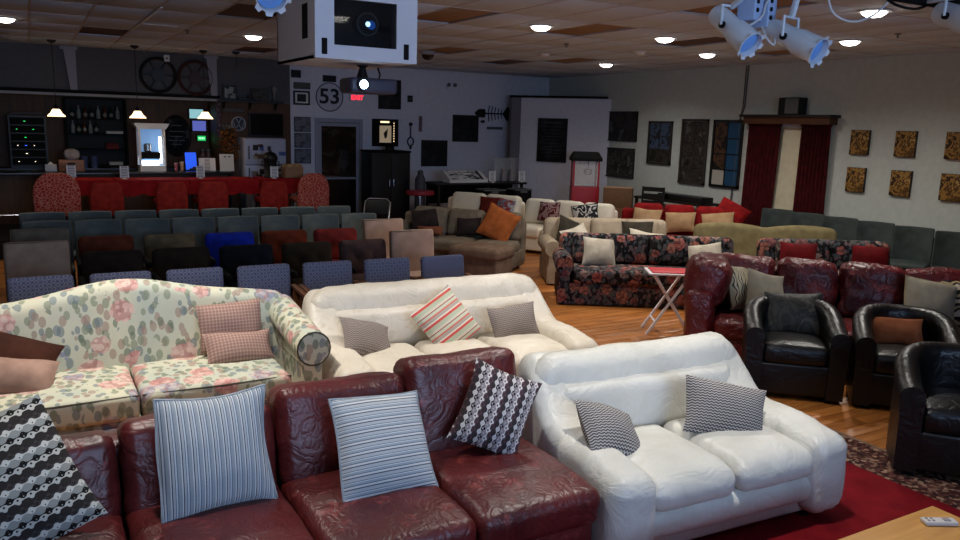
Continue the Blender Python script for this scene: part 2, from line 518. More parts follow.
def vis(x, y):
    v = Vector((x, y, ZC - 2.15)); c = (r_.dot(v), d_.dot(v), f_.dot(v))
    if c[2] < 0.3: return False
    px, py = 480 + 785 * c[0] / c[2], 270 + 785 * c[1] / c[2]
    return -90 < px < 1050 and -60 < py < 120
rest = G()
for i in range(-9, 18):
    for j in range(-10, 7):
        x, y = TX0 + (i + 0.5) * TW, TY0 + (j + 0.5) * TL
        if x > XR - 0.2 or y > YB - 0.3: pass
        wx = min(TW - 0.022, (XR - x) * 2) if x + TW / 2 > XR else TW - 0.022
        key = dark.get((i, j), 0)
        if x - TW / 2 > XR or wx < 0.1: continue
        if vis(x, y) and ntile < 295:
            m = (m_tile, m_tiledk, m_tilevent)[key]
            if key not in tile_me:
                tile_me[key] = obj('ceiling_tile', rbox(TW - 0.022, TL - 0.022, 0.02, 0.004, 10, 1), m, ceiling, (x, y, ZC + 0.014 + (0.012 if key else 0)))
            else:
                link_copy(tile_me[key], (x, y, ZC + 0.014 + random.uniform(-0.002, 0.002) + (0.012 if key else 0)))
            ntile += 1
        else:
            rest.add(box(TW - 0.022, TL - 0.022, 0.02, x, y, ZC + 0.014))
ro = obj('ceiling_tile_field', rest, m_tile, ceiling); ro['kind'] = 'stuff'
gb = G()
for i in range(-9, 19): gb.add(bx(TX0 + i * TW - 0.012, TX0 + i * TW + 0.012, YF, YB, ZC, ZC + 0.006))
for j in range(-10, 8): gb.add(bx(XL, XR, TY0 + j * TL - 0.012, TY0 + j * TL + 0.012, ZC + 0.0005, ZC + 0.006))
obj('ceiling_grid', gb, m_bar, ceiling, flat=True)
# a lifted tile edge showing bright trim
obj('lifted_trim', bar((1.31, 11.9, ZC - 0.012), (1.31, 9.3, ZC - 0.012), 0.03, 0.012), m_white, ceiling)
obj('lifted_trim', bar((1.31, 11.1, ZC - 0.012), (1.75, 11.1, ZC - 0.012), 0.02, 0.012), m_white, ceiling)

# walls
struct('wall_right', bx(XR, XR + 0.15, YF, YB + 0.15, 0, ZC + 0.03), m_wallr)
struct('wall_left', bx(XL - 0.15, XL, YF, YB + 1.4, 0, ZC + 0.03), m_wallshade)
struct('wall_front', bx(XL, XR, YF - 0.15, YF, 0, ZC + 0.03), m_wallb)
# back wall: plain right part with a door opening, part over the bar alcove with its shade put into the colour
wb = bx(4.62, 5.12, YB, YB + 0.15, 0, ZC + 0.03)
wb.add(bx(5.12, 6.16, YB, YB + 0.15, 2.2, ZC + 0.03)); wb.add(bx(6.16, XR, YB, YB + 0.15, 0, ZC + 0.03))
struct('wall_back', wb, m_wallb)
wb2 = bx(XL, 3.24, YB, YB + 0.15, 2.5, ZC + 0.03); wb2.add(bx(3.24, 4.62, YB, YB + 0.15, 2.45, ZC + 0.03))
struct('wall_back_bar', wb2, m_wallshade)
struct('wall_back_panelling', bx(3.24, 4.62, YB, YB + 0.15, 0, 2.45), m_barwood)
struct('wall_alcove', bx(XL, 3.3, YB + 1.2, YB + 1.35, 0, 2.6), m_barwood)
struct('wall_alcove_side', bx(3.24, 3.36, YB + 0.15, YB + 1.2, 0, 2.6), m_barwood)
struct('ceiling_alcove', bx(XL, 3.3, YB + 0.15, YB + 1.2, 2.5, 2.6), m_blackm)
struct('trim_1', bx(XL, 3.24, YB - 0.05, YB, 2.5, 2.56), m_blackm)
struct('trim_2', bx(XL, 3.24, YB - 0.06, YB, 2.455, 2.5), plain('header trim', (150, 150, 150), 0.6))
struct('floor_platform', bx(XL, 4.95, 13.35, YB + 1.2, 0, 0.28), plain('platform carpet', (40, 34, 34), 0.95, 0.1))
struct('baseboard_right', bx(XR - 0.02, XR, YF, YB, 0, 0.1), plain('grey base', (70, 70, 72), 0.7))
for nm, x in (('trim_3', 0.72), ('trim_4', 3.12)):       # tapered plaster pilasters over the header
    g = prism([(x - 0.12, ZC), (x + 0.07, ZC), (x + 0.07, 2.56), (x - 0.04, 2.56)], YB - 0.07, YB, 'Y')
    g.add(bx(x - 0.17, x + 0.10, YB - 0.09, YB, ZC - 0.05, ZC))
    struct(nm, g, plain('pilaster plaster', (150, 150, 158), 0.8))

# diagonal partition in the corner
ax_, ay_ = 9.5, 15.35; bx_, by_ = 10.9, 13.6
th = math.degrees(math.atan2(by_ - ay_, bx_ - ax_)); LL = math.hypot(bx_ - ax_, by_ - ay_)
struct('wall_partition', bx(0, LL, 0, 0.12, 0, 2.78), m_wallb, loc=(ax_, ay_, 0), rz=th)
struct('trim_5', bx(-0.06, LL - 0.1, -0.05, 0.14, 2.78, 2.83), m_blackm, loc=(ax_, ay_, 0), rz=th)
struct('trim_6', bx(-0.02, 0.2, -0.03, 0.0, 0, 2.78), plain('corner post grey', (120, 120, 126), 0.8), loc=(ax_, ay_, 0), rz=th)

# door with two glass lights
d = thing('door_1', 'x', 'x', (5.64, YB, 0)); del d['label']; del d['category']; d['kind'] = 'structure'
fr_m = plain('door frame paint', (150, 154, 170), 0.6)
g = bx(-0.52, -0.45, -0.04, 0.1, 0, 2.2); g.add(bx(0.45, 0.52, -0.04, 0.1, 0, 2.2)); g.add(bx(-0.45, 0.45, -0.04, 0.1, 2.12, 2.2))
obj('door_frame', g, fr_m, d)
g = bx(-0.45, -0.38, -0.02, 0.03, 0.02, 2.11); g.add(bx(0.38, 0.45, -0.02, 0.03, 0.02, 2.11))
for z0, z1 in ((0.02, 0.2), (0.94, 0.98), (2.04, 2.11)): g.add(bx(-0.38, 0.38, -0.02, 0.03, z0, z1))
obj('door_leaf', g, fr_m, d)
obj('pane', bx(-0.38, 0.38, 0, 0.008, 0.98, 2.04), blotch('door glass reflections', [(30, 22, 18), (44, 32, 24), (62, 54, 48)], 3.0, 0.1), d)
obj('pane', bx(-0.38, 0.38, 0, 0.008, 0.2, 0.94), plain('door dark panel', (26, 18, 14), 0.2), d)
obj('push_bar', rod((-0.36, -0.05, 1.0), (0.36, -0.05, 1.0), 0.018), m_steel, d)
obj('wall_beyond', bx(-0.6, 0.6, 0.5, 0.55, 0, 2.3), m_barwood, d)

# window behind curtains on the right wall
wd = thing('window_1', 'x', 'x', (XR, 8.95, 1.4)); del wd['label']; del wd['category']; wd['kind'] = 'structure'
g = bx(-0.03, 0, -0.5, -0.44, -0.9, 0.92); g.add(bx(-0.03, 0, 0.44, 0.5, -0.9, 0.92)); g.add(bx(-0.03, 0, -0.44, 0.44, 0.86, 0.92)); g.add(bx(-0.03, 0, -0.44, 0.44, -0.9, -0.84))
obj('window_frame', g, m_white, wd)
obj('roller_blind', bx(-0.02, -0.006, -0.44, 0.44, -0.84, 0.86), fabric('cream blind', (214, 206, 178), (204, 196, 168)), wd)

# ------------------------------------------------------------------ ceiling downlights
m_lens = emit('downlight lens', (255, 250, 242), 9.0)
def downlight(x, y, label, power, size=0.115, group='lit downlights in the tile ceiling', lit=True, cone=156):
    t = thing('downlight', label, 'ceiling light', (x, y, ZC), 0, group)
    obj('trim_ring', lathe([(size + 0.03, 0.0), (size + 0.035, -0.008), (size, -0.012), (size - 0.006, 0.0)], 24), m_white, t)
    obj('lens', lathe([(size, -0.004), (size * 0.9, -0.028), (size * 0.6, -0.05), (0.01, -0.06)], 20), m_lens if lit else m_offw, t)
    if lit:
        l = bpy.data.lights.new('downlight_lamp', 'SPOT'); l.energy = power; l.spot_size = math.radians(cone); l.spot_blend = 1.0
        l.color = (1.0, 0.95, 0.88); l.shadow_soft_size = 0.08
        o = bpy.data.objects.new('downlight_lamp', l); COL.objects.link(o); o.parent = t; o.location = (0, 0, -0.075)
    return t
DL = 'round lit downlight recessed in the tile ceiling'
for (x, y, p) in ((-0.18, 11.88, 60), (2.85, 11.65, 105), (5.24, 7.91, 210), (7.07, 7.83, 170), (9.14, 11.62, 120), (8.95, 8.96, 160), (6.92, 4.85, 160), (8.87, 6.50, 165)):
    downlight(x, y, DL, p)
for (x, y, p) in ((0.5, 3.5, 150), (3.1, 2.7, 205), (3.45, 4.75, 280), (0.6, 5.4, 360)):     # further fixtures of the same grid, above the frame
    downlight(x, y, DL, p, cone=108)
for (x, y) in ((7.17, 10.68), (7.97, 9.34)):
    downlight(x, y, 'round unlit white ceiling fixture between the lit downlights', 0, 0.09, 'unlit ceiling fixtures', False)

# ------------------------------------------------------------------ pillows
def sofa_pt(o, th, lx, ly, z):
    a = math.radians(th)
    return (o[0] + lx * math.cos(a) - ly * math.sin(a), o[1] + lx * math.sin(a) + ly * math.cos(a), z)

def pillow_geo(w, h, t, n=14, pinch=0.07, seed=0, wr=0.006):
    V = []; F = []
    us = [math.sin(math.pi / 2 * (-1 + 2 * i / n)) * 0.35 + (-1 + 2 * i / n) * 0.65 for i in range(n + 1)]
    idx = {}
    for side in (-1, 1):
        for i, u in enumerate(us):
            for j, v in enumerate(us):
                edge = i in (0, n) or j in (0, n)
                if edge and side == 1:
                    idx[(side, i, j)] = idx[(-1, i, j)]; continue
                x = w / 2 * u * (1 - pinch * (1 - v * v)); z = h / 2 * v * (1 - pinch * (1 - u * u))
                th = 1.25 * t / 2 * (max(0, (1 - u * u)) * max(0, (1 - v * v))) ** 0.5
                nz = wr * mnoise.noise(Vector((x * 9 + seed * 5, z * 9, side * 2.0))) if not edge else 0
                wx = 0.022 * mnoise.noise(Vector((z * 3.1 + seed * 2.7, x * 2, 4.0))); wz = 0.026 * mnoise.noise(Vector((x * 3.1 + seed * 3.3, z * 2, 9.0))); wy = 0.03 * mnoise.noise(Vector((x * 3 + seed, z * 3, 1.0)))
                idx[(side, i, j)] = len(V); V.append((x + wx, side * (th + nz) + wy, z + wz))
    for side in (-1, 1):
        for i in range(n):
            for j in range(n):
                q = (idx[(side, i, j)], idx[(side, i + 1, j)], idx[(side, i + 1, j + 1)], idx[(side, i, j + 1)])
                F.append(q if side == -1 else tuple(reversed(q)))
    rim0 = [(w / 2 * u * (1 - pinch * (1 - v * v)), 0, h / 2 * v * (1 - pinch * (1 - u * u))) for (u, v) in
           [(a, -1) for a in us[:-1]] + [(1, a) for a in us[:-1]] + [(-a, 1) for a in us[:-1]] + [(-1, -a) for a in us[:-1]]]
    rim = []
    for x, y, z in rim0:
        rim.append((x + 0.022 * mnoise.noise(Vector((z * 3.1 + seed * 2.7, x * 2, 4.0))), 0.03 * mnoise.noise(Vector((x * 3 + seed, z * 3, 1.0))), z + 0.026 * mnoise.noise(Vector((x * 3.1 + seed * 3.3, z * 2, 9.0)))))
    return G(V, F), rim

def pillow(label, c, w, h, t, mat, yaw=0, lean=15, roll=0, rim=None, group=None, name='throw_pillow', n=14, seed=0, pinch=0.07, rimr=0.006, wr=0.006):
    g, rp = pillow_geo(w, h, t, n, pinch, seed, wr)
    o = obj(name, g, mat)
    M = Matrix.Rotation(math.radians(yaw), 4, 'Z') @ Matrix.Rotation(math.radians(-lean), 4, 'X') @ Matrix.Rotation(math.radians(roll), 4, 'Y')
    o.matrix_world = Matrix.Translation(c) @ M
    if rim: obj('piping', tube(rp, rimr, 5, True), rim, o)
    return tag(o, label, 'pillow', group)

# ------------------------------------------------------------------ sofas
def smooth(a, b, x):
    t = min(1, max(0, (x - a) / (b - a))); return t * t * (3 - 2 * t)

def swoop_sofa(name, label, mat, o, th, W, D, ns, a=0.27, backh=0.86, seed=1):
    t = thing(name, label, 'sofa', (o[0], o[1], 0), th)
    obj('base', bx(0.16, W - 0.16, 0.12, D - 0.12, 0.03, 0.2, 0.03, 0.2), mat, t)
    fr = cush(W - 2 * a + 0.1, D - 0.3, 0.17, 0.07, 0.07, 0.01, 0.006, seed)
    obj('front_rail', fr.mv(W / 2, 0.05 + (D - 0.3) / 2, 0.2), mat, t)
    sw = (W - 2 * a + 0.04) / ns
    for i in range(ns):
        g = cush(sw - 0.012, 0.70, 0.17, 0.07, 0.045, 0.035, 0.010, seed + i * 3)
        g.map(lambda x, y, z: (x, y, z - 0.03 * smooth(0.2, 0.38, -y) * (1 if z > 0 else 0.3)))
        obj('seat_cushion', g.mv(a - 0.02 + sw * (i + 0.5), 0.38, 0.365), mat, t)
    lo = cush(W - 2 * a + 0.22, 0.22, 0.36, 0.09, 0.06, 0.02, 0.012, seed + 20, 1)
    obj('lumbar_cushion', lo.rot('X', -10).mv(W / 2, D - 0.30, 0.53), mat, t)
    up = cush(W - 0.10, 0.26, 0.42, 0.115, 0.05, 0.03, 0.016, seed + 30, 1)
    def shp(x, y, z):
        e = smooth(0.72, 1.0, abs(x) / (W / 2)); 
        return (x * (1 - 0.03 * smooth(0, 0.2, -z)), y - 0.05 * e * (1 if z < 0 else 0.4), z - 0.06 * e * (1 if z > 0 else 0))
    obj('back_cushion', up.map(shp).rot('X', -14).mv(W / 2, D - 0.19, backh - 0.215), mat, t)
    obj('back_panel', bx(0.12, W - 0.12, D - 0.16, D - 0.06, 0.05, backh - 0.25, 0.04, 0.2), mat, t)
    for sgn in (0, 1):
        g = cush(a, D - 0.04, 0.50, 0.095, 0.05, 0.012, 0.012, seed + 40 + sgn, 0)
        def am(x, y, z):
            yy = (y + D / 2) / D
            k = smooth(-0.2, 0.25, z)
            zz = z + k * (0.31 * smooth(0.52, 0.90, yy) - 0.04 * smooth(0.35, 0.0, yy))
            xx = x * (1 + 0.10 * smooth(0.3, 0.0, yy)) - (0.04 * smooth(0.5, 1, yy) * (1 if sgn else -1)) * k
            return (xx, y, zz)
        obj('arm', g.map(am).mv(a / 2 + 0.01 if not sgn else W - a / 2 - 0.01, D / 2 - 0.01, 0.285), mat, t)
    for (x, y) in ((0.2, 0.15), (W - 0.2, 0.15), (0.2, D - 0.2), (W - 0.2, D - 0.2)):
        obj('foot', lathe([(0.03, 0), (0.035, 0.04)], 10).mv(x, y, 0), m_black, t)
    t.location.z = 0.014 if name == 'leather_loveseat' else 0
    return t

# red leather sectional
WA, DA = 3.02, 1.10; oA = (-0.76, 2.70)
t = thing('leather_sofa', 'long oxblood red leather sofa holding the striped and zigzag pillows', 'sofa', (oA[0], oA[1], 0.014), 0)
obj('base', bx(0.02, WA - 0.01, 0.05, DA - 0.02, 0.05, 0.30, 0.03, 0.3), m_redlea, t)
sw = 0.672
for i in range(4):
    g = cush(sw - 0.008, 0.80, 0.20, 0.055, 0.04, 0.03, 0.012, 60 + i, 2, 5.0)
    g.map(lambda x, y, z: (x, y, z - 0.02 * smooth(0.25, 0.42, -y) * (z > 0)))
    obj('seat_cushion', g.mv(WA - sw * (i + 0.5), 0.40, 0.375), m_redlea, t)
for i, (hh, tz) in enumerate(((0.53, 0.665), (0.48, 0.635), (0.44, 0.60), (0.40, 0.585))):
    g = cush(sw - 0.012, 0.24, hh, 0.06, 0.04, 0.035, 0.017, 80 + i, 1, 5.0)
    obj('back_cushion', g.rot('X', -13).mv(WA - sw * (i + 0.5), 0.86, tz), m_redlea, t)
obj('back_frame', bx(0.02, WA - 0.02, 0.94, DA, 0.05, 0.70, 0.04, 0.12, 3), m_redlea, t)
obj('arm', cush(0.30, 1.06, 0.56, 0.1, 0.06, 0.01, 0.008, 91, 0).mv(0.15, 0.54, 0.33), m_redlea, t)
for x in (0.1, WA - 0.1):
    for y in (0.12, DA - 0.12): obj('foot', box(0.06, 0.06, 0.05, x, y, 0.025), m_black, t)

swoop_sofa('leather_loveseat', 'white leather loveseat with two grey woven pillows, on the red rug', m_whitelea, (2.27, 2.62), -3.0, 1.64, 1.16, 2, 0.27, 0.86, 3)
swoop_sofa('leather_sofa', 'cream white leather three-seat sofa between the floral sofa and wooden floor', m_creamlea, (1.70, 4.80), -1.5, 2.18, 1.20, 3, 0.27, 0.88, 9)

def rolled_sofa(name, label, mat, o, th, W, D, nseat=2, hump=0.0, backh=0.86, a=0.24, nback=0, armh=0.62, pipe=None, seath=0.44, skirt=True, wr=0.004, seed=5, humps=1, cat='sofa', rise=0.0):
    t = thing(name, label, cat, (o[0], o[1], 0), th)
    obj('base', bx(0.05, W - 0.05, 0.06, D - 0.05, 0.04 if skirt else 0.1, seath - 0.16, 0.02, 0.3), mat, t)
    if skirt:
        obj('skirt', bx(0.04, W - 0.04, 0.035, 0.06, 0.02, seath - 0.20, 0.01, 0.2), mat, t)
    sw = (W - 2 * a + 0.02) / nseat
    for i in range(nseat):
        c = obj('seat_cushion', cush(sw - 0.008, D - 0.30, 0.17, 0.045, 0.06, 0.02, wr, seed + i).mv(a - 0.01 + sw * (i + 0.5), 0.02 + (D - 0.30) / 2, seath - 0.075), mat, t)
        if pipe:
            hw, y0, y1, z = (sw - 0.02) / 2, 0.02, D - 0.3, seath - 0.005
            cx = a - 0.01 + sw * (i + 0.5)
            obj('piping', tube([(cx - hw, y0 + 0.02, z), (cx, y0 + 0.005, z), (cx + hw, y0 + 0.02, z)], 0.006, 5), pipe, c)
    # back
    bh = backh - 0.1
    g = rbox(W - 0.16, 0.22, bh, 0.09, 0.06, 3)
    def hm(x, y, z):
        u = x / (W / 2)
        hh = 0
        if hump:
            if humps == 1: hh = hump * math.exp(-(u / 0.42) ** 2) - hump * 0.3 * smooth(0.6, 1, abs(u))
            else: hh = hump * (abs(math.sin(math.pi * (u + 1))) ** 0.8) - hump * 0.5
        k = smooth(-0.05, 0.25, z)
        n = wr * 1.5 * mnoise.noise(Vector((x * 5 + seed, z * 5, y * 5)))
        return (x, y + n, z + hh * k)
    obj('back', g.map(hm).rot('X', -9).mv(W / 2, D - 0.17, 0.1 + bh / 2), mat, t)
    if nback:
        bw = (W - 2 * a) / nback
        for i in range(nback):
            obj('back_cushion', cush(bw - 0.01, 0.18, backh - seath + 0.0, 0.07, 0.07, 0.04, wr * 2, seed + 10 + i, 1).rot('X', -10).mv(a + bw * (i + 0.5), D - 0.30, (backh + seath) / 2 + 0.02), mat, t)
    for s_ in (0, 1):
        sx = -1 if s_ == 0 else 1
        cx = 0.13 if s_ == 0 else W - 0.13
        r = 0.115
        prof = []
        zc = armh - r
        # scroll-fronted arm: section in x,z swept along y
        pts = [(-0.07, 0.03), (-0.07, zc - 0.09)]
        for q in range(13):
            an = math.radians(215 - q * 250 / 12)
            pts.append((r * math.cos(an) - 0.015, zc + r * math.sin(an)))
        pts += [(0.055, zc - 0.12), (0.06, 0.03)]
        pts = [(-x if s_ == 1 else x, z) for x, z in pts]
        g = prism([(cx + x, z) for x, z in pts], 0.03, D - 0.14, 'Y')
        g.map(lambda x, y, z: (x, y, z + (rise if y > D / 2 and z > zc - 0.1 else 0)))
        ar = obj('arm', g, mat, t)
        fp = lathe([(0.0, -0.006), (r * 0.9, -0.006), (r * 0.95, 0.004), (0.0, 0.004)], 20, 'Y').mv(cx + (0.015 if s_ else -0.015), 0.028, zc)
        obj('arm_scroll', fp, mat, ar)
        if pipe:
            obj('piping', tube([(cx + (0.015 if s_ else -0.015) + r * math.cos(b), 0.03, zc + r * math.sin(b)) for b in [2 * math.pi * i / 20 for i in range(20)]], 0.006, 5, True), pipe, ar)
    for (x, y) in ((0.12, 0.1), (W - 0.12, 0.1), (0.12, D - 0.12), (W - 0.12, D - 0.12)):
        obj('foot', box(0.05, 0.05, 0.05, x, y, 0.025), m_darkwood, t)
    return t

m_pipe = plain('dark welt cord', (70, 66, 58), 0.9)
rolled_sofa('floral_sofa', 'cream camelback sofa printed with pink roses', m_floral, (-0.72, 4.98), 0, 2.42, 1.0, 2, 0.13, 0.90, 0.27, 0, 0.74, m_pipe, 0.46, rise=0.10)
rolled_sofa('tapestry_sofa', 'black sofa with red floral tapestry cover beside the white tray table', m_dkfloral, (5.45, 7.70), -32, 2.40, 0.88, 1, 0.0, 0.82, 0.24, 2, 0.62, None, 0.44)
rolled_sofa('tapestry_loveseat', 'dark floral loveseat with red cushions behind the burgundy leather sofa', m_dkfloral, (7.15, 5.90), -30, 1.75, 0.9, 1, 0.0, 0.91, 0.24, 2, 0.62, None, 0.44, seed=8)
m_beige = fabric('beige upholstery', (176, 160, 138), (158, 142, 120))
rolled_sofa('beige_sofa', 'beige sofa with rolled arms and olive pillows behind the black floral sofa', m_beige, (6.02, 8.75), -26, 1.98, 0.95, 3, 0.0, 0.86, 0.24, 3, 0.62, None, 0.45)
m_olive = fabric('olive tan upholstery', (128, 116, 82), (112, 100, 70))
rolled_sofa('camelback_loveseat', 'olive tan camelback loveseat beside the row of grey chairs', m_olive, (7.77, 7.70), -35, 2.15, 0.88, 2, 0.06, 0.85, 0.24, 0, 0.6, None, 0.42, humps=2)

def plump_sofa(name, label, mat, o, th, W, D, n, backh=0.86, a=0.26, armh=0.58, seed=1, wr=0.012, armL=True, armR=True, seath=0.44, bt=0.22, matc=None):
    t = thing(name, label, 'sofa', (o[0], o[1], 0), th)
    matc = matc or mat
    obj('base', bx(0.03, W - 0.03, 0.05, D - 0.04, 0.05, seath - 0.14, 0.03, 0.3), mat, t)
    x0 = a if armL else 0.02; x1 = W - a if armR else W - 0.02
    sw = (x1 - x0) / n
    for i in range(n):
        obj('seat_cushion', cush(sw - 0.01, D - 0.26, 0.18, 0.06, 0.07, 0.025, wr, seed + i).mv(x0 + sw * (i + 0.5), (D - 0.26) / 2, seath - 0.08), matc, t)
        obj('back_cushion', cush(sw - 0.012, bt, backh - seath + 0.03, 0.085, 0.05, 0.035, wr * 1.4, seed + 30 + i, 1).rot('X', -12).mv(x0 + sw * (i + 0.5), D - 0.26, (backh + seath) / 2), matc, t)
    obj('back_frame', bx(0.02, W - 0.02, D - 0.17, D, 0.06, backh - 0.10, 0.06, 0.2, 3), mat, t)
    for k, on in ((0, armL), (1, armR)):
        if on:
            obj('arm', cush(a, D - 0.06, armh - 0.04, 0.07, 0.07, 0.006, wr, seed + 60 + k, 0).mv(a / 2 if k == 0 else W - a / 2, (D - 0.06) / 2 - 0.01, armh / 2 + 0.02), mat, t)
    for (x, y) in ((0.12, 0.1), (W - 0.12, 0.1), (0.12, D - 0.12), (W - 0.12, D - 0.12)):
        obj('foot', box(0.05, 0.05, 0.05, x, y, 0.025), m_darkwood, t)
    return t

oF, thF = (5.17, 5.20), -45
tF = plump_sofa('overstuffed_sofa', 'burgundy leather overstuffed sofa behind the black tub chairs', m_redlea2, oF, thF, 2.78, 0.98, 4, 0.95, 0.26, 0.72, 4, 0.034)
obj('arm_pillow', cush(0.36, 0.56, 0.44, 0.11, 0.05, 0.03, 0.04, 77, 0).rot('Y', 8).mv(0.18, 0.34, 0.78), m_redlea2, tF)
m_taupe = fabric('taupe upholstery', (122, 110, 94), (104, 92, 78))
plump_sofa('taupe_sofa', 'taupe grey sofa with dark brown pillows behind the ottoman', m_taupe, (4.563, 11.15), -52, 2.1, 0.95, 3, 0.85, 0.26, 0.62, 14, 0.01, True, False)
plump_sofa('cream_loveseat', 'cream leather loveseat with a dark red pillow in front of the black table', m_ivorylea, (6.2, 12.9), -57, 1.62, 0.9, 2, 0.90, 0.2, 0.6, 21, 0.008, True, False)
plump_sofa('white_sofa', 'off white sofa with printed pillows in front of the popcorn machine', m_ivorylea, (7.12, 11.48), -57, 1.68, 0.9, 3, 0.88, 0.2, 0.6, 25, 0.008, False, False)
m_redfab = fabric('scarlet upholstery', (140, 22, 24), (112, 14, 18))
plump_sofa('red_sofa', 'scarlet red fabric sofa with tan pillows under the wall pictures', m_redfab, (8.2, 10.0), -48, 1.97, 0.85, 3, 0.93, 0.22, 0.66, 31, 0.01)
# ottoman
t = thing('ottoman', 'brown taupe upholstered ottoman in front of the taupe sofa', 'ottoman', (4.93, 9.55, 0), -58)
m_brn = fabric('brown taupe upholstery', (112, 90, 74), (94, 74, 60))
obj('top_cushion', cush(0.78, 0.58, 0.16, 0.06, 0.08, 0.03, 0.008, 3).mv(0.39, 0.29, 0.42), m_brn, t)
obj('body', bx(0.03, 0.75, 0.03, 0.55, 0.10, 0.36, 0.03, 0.2), m_brn, t)
for (x, y) in ((0.08, 0.08), (0.7, 0.08), (0.08, 0.5), (0.7, 0.5)): obj('leg', lathe([(0.018, 0), (0.028, 0.12)], 8).mv(x, y, 0), m_darkwood, t)

# ------------------------------------------------------------------ tub chairs
def tub_chair(label, o, th, W=0.80, D=0.74):
    t = thing('tub_chair', label, 'armchair', (o[0], o[1], 0), th, 'black leather tub chairs')
    path = []
    R = 0.30; x0, x1, yb = 0.075, W - 0.075, D - 0.075
    for k in range(7): path.append((x0, 0.02 + (yb - R - 0.02) * k / 6))
    for k in range(1, 9):
        a = math.pi - k * math.pi / 2 / 8; path.append((x0 + R + R * math.cos(a), yb - R + R * math.sin(a)))
    for k in range(1, 5): path.append((x0 + R + (x1 - x0 - 2 * R) * k / 5, yb))
    for k in range(0, 9):
        a = math.pi / 2 - k * math.pi / 2 / 8; path.append((x1 - R + R * math.cos(a), yb - R + R * math.sin(a)))
    for k in range(1, 7): path.append((x1, yb - R - (yb - R - 0.02) * k / 6))
    V = []; F = []; m = len(path); sec = None
    for i, (x, y) in enumerate(path):
        a = path[max(i - 1, 0)]; b = path[min(i + 1, m - 1)]
        tx, ty = b[0] - a[0], b[1] - a[1]; L = math.hypot(tx, ty); nx, ny = -ty / L, tx / L     # outward
        zt = 0.60 + 0.16 * smooth(0.05, 0.95, y / yb)
        hw = 0.07
        pts = [(hw * 0.85, 0.04), (hw * 0.9, zt - 0.2)]
        for q in range(9):
            an = math.pi * q / 8; pts.append((hw * 1.08 * math.cos(an), zt - 0.07 + 0.07 * math.sin(an)))
        pts += [(-hw, zt - 0.2), (-hw, 0.04)]
        sec = len(pts)
        for (dn, z) in pts: V.append((x + nx * dn, y + ny * dn, z))
    for i in range(m - 1):
        for k in range(sec):
            F.append((i * sec + k, i * sec + (k + 1) % sec, (i + 1) * sec + (k + 1) % sec, (i + 1) * sec + k))
    F.append(tuple(range(sec))); F.append(tuple(reversed([(m - 1) * sec + k for k in range(sec)])))
    obj('shell', G(V, F), m_blacklea, t)
    obj('seat_cushion', cush(W - 0.27, 0.56, 0.17, 0.06, 0.05, 0.03, 0.006, 5).mv(W / 2, 0.31, 0.38), m_blacklea, t)
    obj('front_panel', bx(0.13, W - 0.13, 0.035, 0.58, 0.05, 0.31, 0.02, 0.2), m_blacklea, t)
    for (x, y) in ((0.12, 0.08), (W - 0.12, 0.08), (0.2, D - 0.2), (W - 0.2, D - 0.2)):
        obj('foot', lathe([(0.025, 0), (0.03, 0.05)], 8).mv(x, y, 0), m_blackm, t)
    return t
tub_chair('black leather tub chair holding a dark patchwork cushion', (4.97, 4.30), -43)
tub_chair('black leather tub chair with an orange brown cloth in its seat', (5.56, 3.72), -48)
tub_chair('black leather tub chair standing on the rug border', (4.66, 2.78), -50).location.z = 0.014

# ------------------------------------------------------------------ pillows on the near sofas
z1 = bands('zigzag knit light', 0.10, [(1.2, (52, 48, 46)), (0.5, (196, 194, 184)), (0.4, (30, 28, 28)), (0.9, (150, 152, 146)), (0.4, (208, 206, 196)), (0.5, (70, 64, 62))], 'Z', 0.28, 42, 3.0)
z2 = bands('zigzag knit dark', 0.085, [(1.0, (60, 52, 54)), (0.5, (206, 200, 196)), (0.4, (26, 24, 26)), (0.8, (150, 140, 142)), (0.5, (220, 214, 208)), (0.6, (96, 70, 76))], 'X', 0.30, 46, 3.0)
st1 = bands('blue ticking stripe', 0.043, [(3, (162, 168, 172)), (1, (220, 222, 222)), (0.8, (58, 64, 74)), (2, (186, 190, 192)), (0.5, (60, 70, 86)), (1.4, (206, 212, 216)), (0.7, (96, 110, 128))], 'X')
st2 = bands('grey ticking stripe', 0.046, [(2.4, (184, 188, 190)), (0.9, (80, 84, 92)), (1.6, (214, 214, 212)), (0.5, (64, 70, 82)), (1.8, (160, 170, 178)), (0.6, (224, 226, 226)), (0.5, (74, 82, 94))], 'Z')
cor = bands('coral multi stripe', 0.15, [(1.2, (178, 184, 158)), (0.8, (200, 86, 78)), (0.4, (226, 214, 200)), (1.0, (168, 160, 148)), (0.5, (206, 110, 96)), (0.9, (196, 198, 176)), (0.3, (150, 70, 66)), (0.8, (206, 196, 178))], 'Z')
wv = weave2('grey herringbone weave', (70, 66, 66), (196, 190, 184), (128, 122, 120), 85)
wv2 = weave2('taupe herringbone weave', (112, 100, 94), (166, 154, 144), (140, 128, 120), 85)
rim_w = fabric('pale edging', (170, 176, 180))
pillow('black and white zigzag knit pillow at the arm end of the red leather sofa', (-0.20, 3.28, 0.73), 0.58, 0.56, 0.16, z1, 4, 24, -20, None, seed=1, n=18)
pillow('blue vertical striped pillow on the red leather sofa', (0.61, 3.32, 0.73), 0.48, 0.50, 0.15, st1, 3, 20, 2, rim_w, seed=2, n=18, rimr=0.006)
pillow('grey horizontal striped pillow on the red leather sofa', (1.33, 3.18, 0.68), 0.48, 0.48, 0.15, st2, 8, 30, 4, rim_w, seed=3, n=18, rimr=0.006)
pillow('dark zigzag knit pillow propped on its corner at the open end of the red sofa', (1.99, 3.28, 0.71), 0.36, 0.42, 0.15, z2, -18, 20, 24, None, seed=4, n=18)
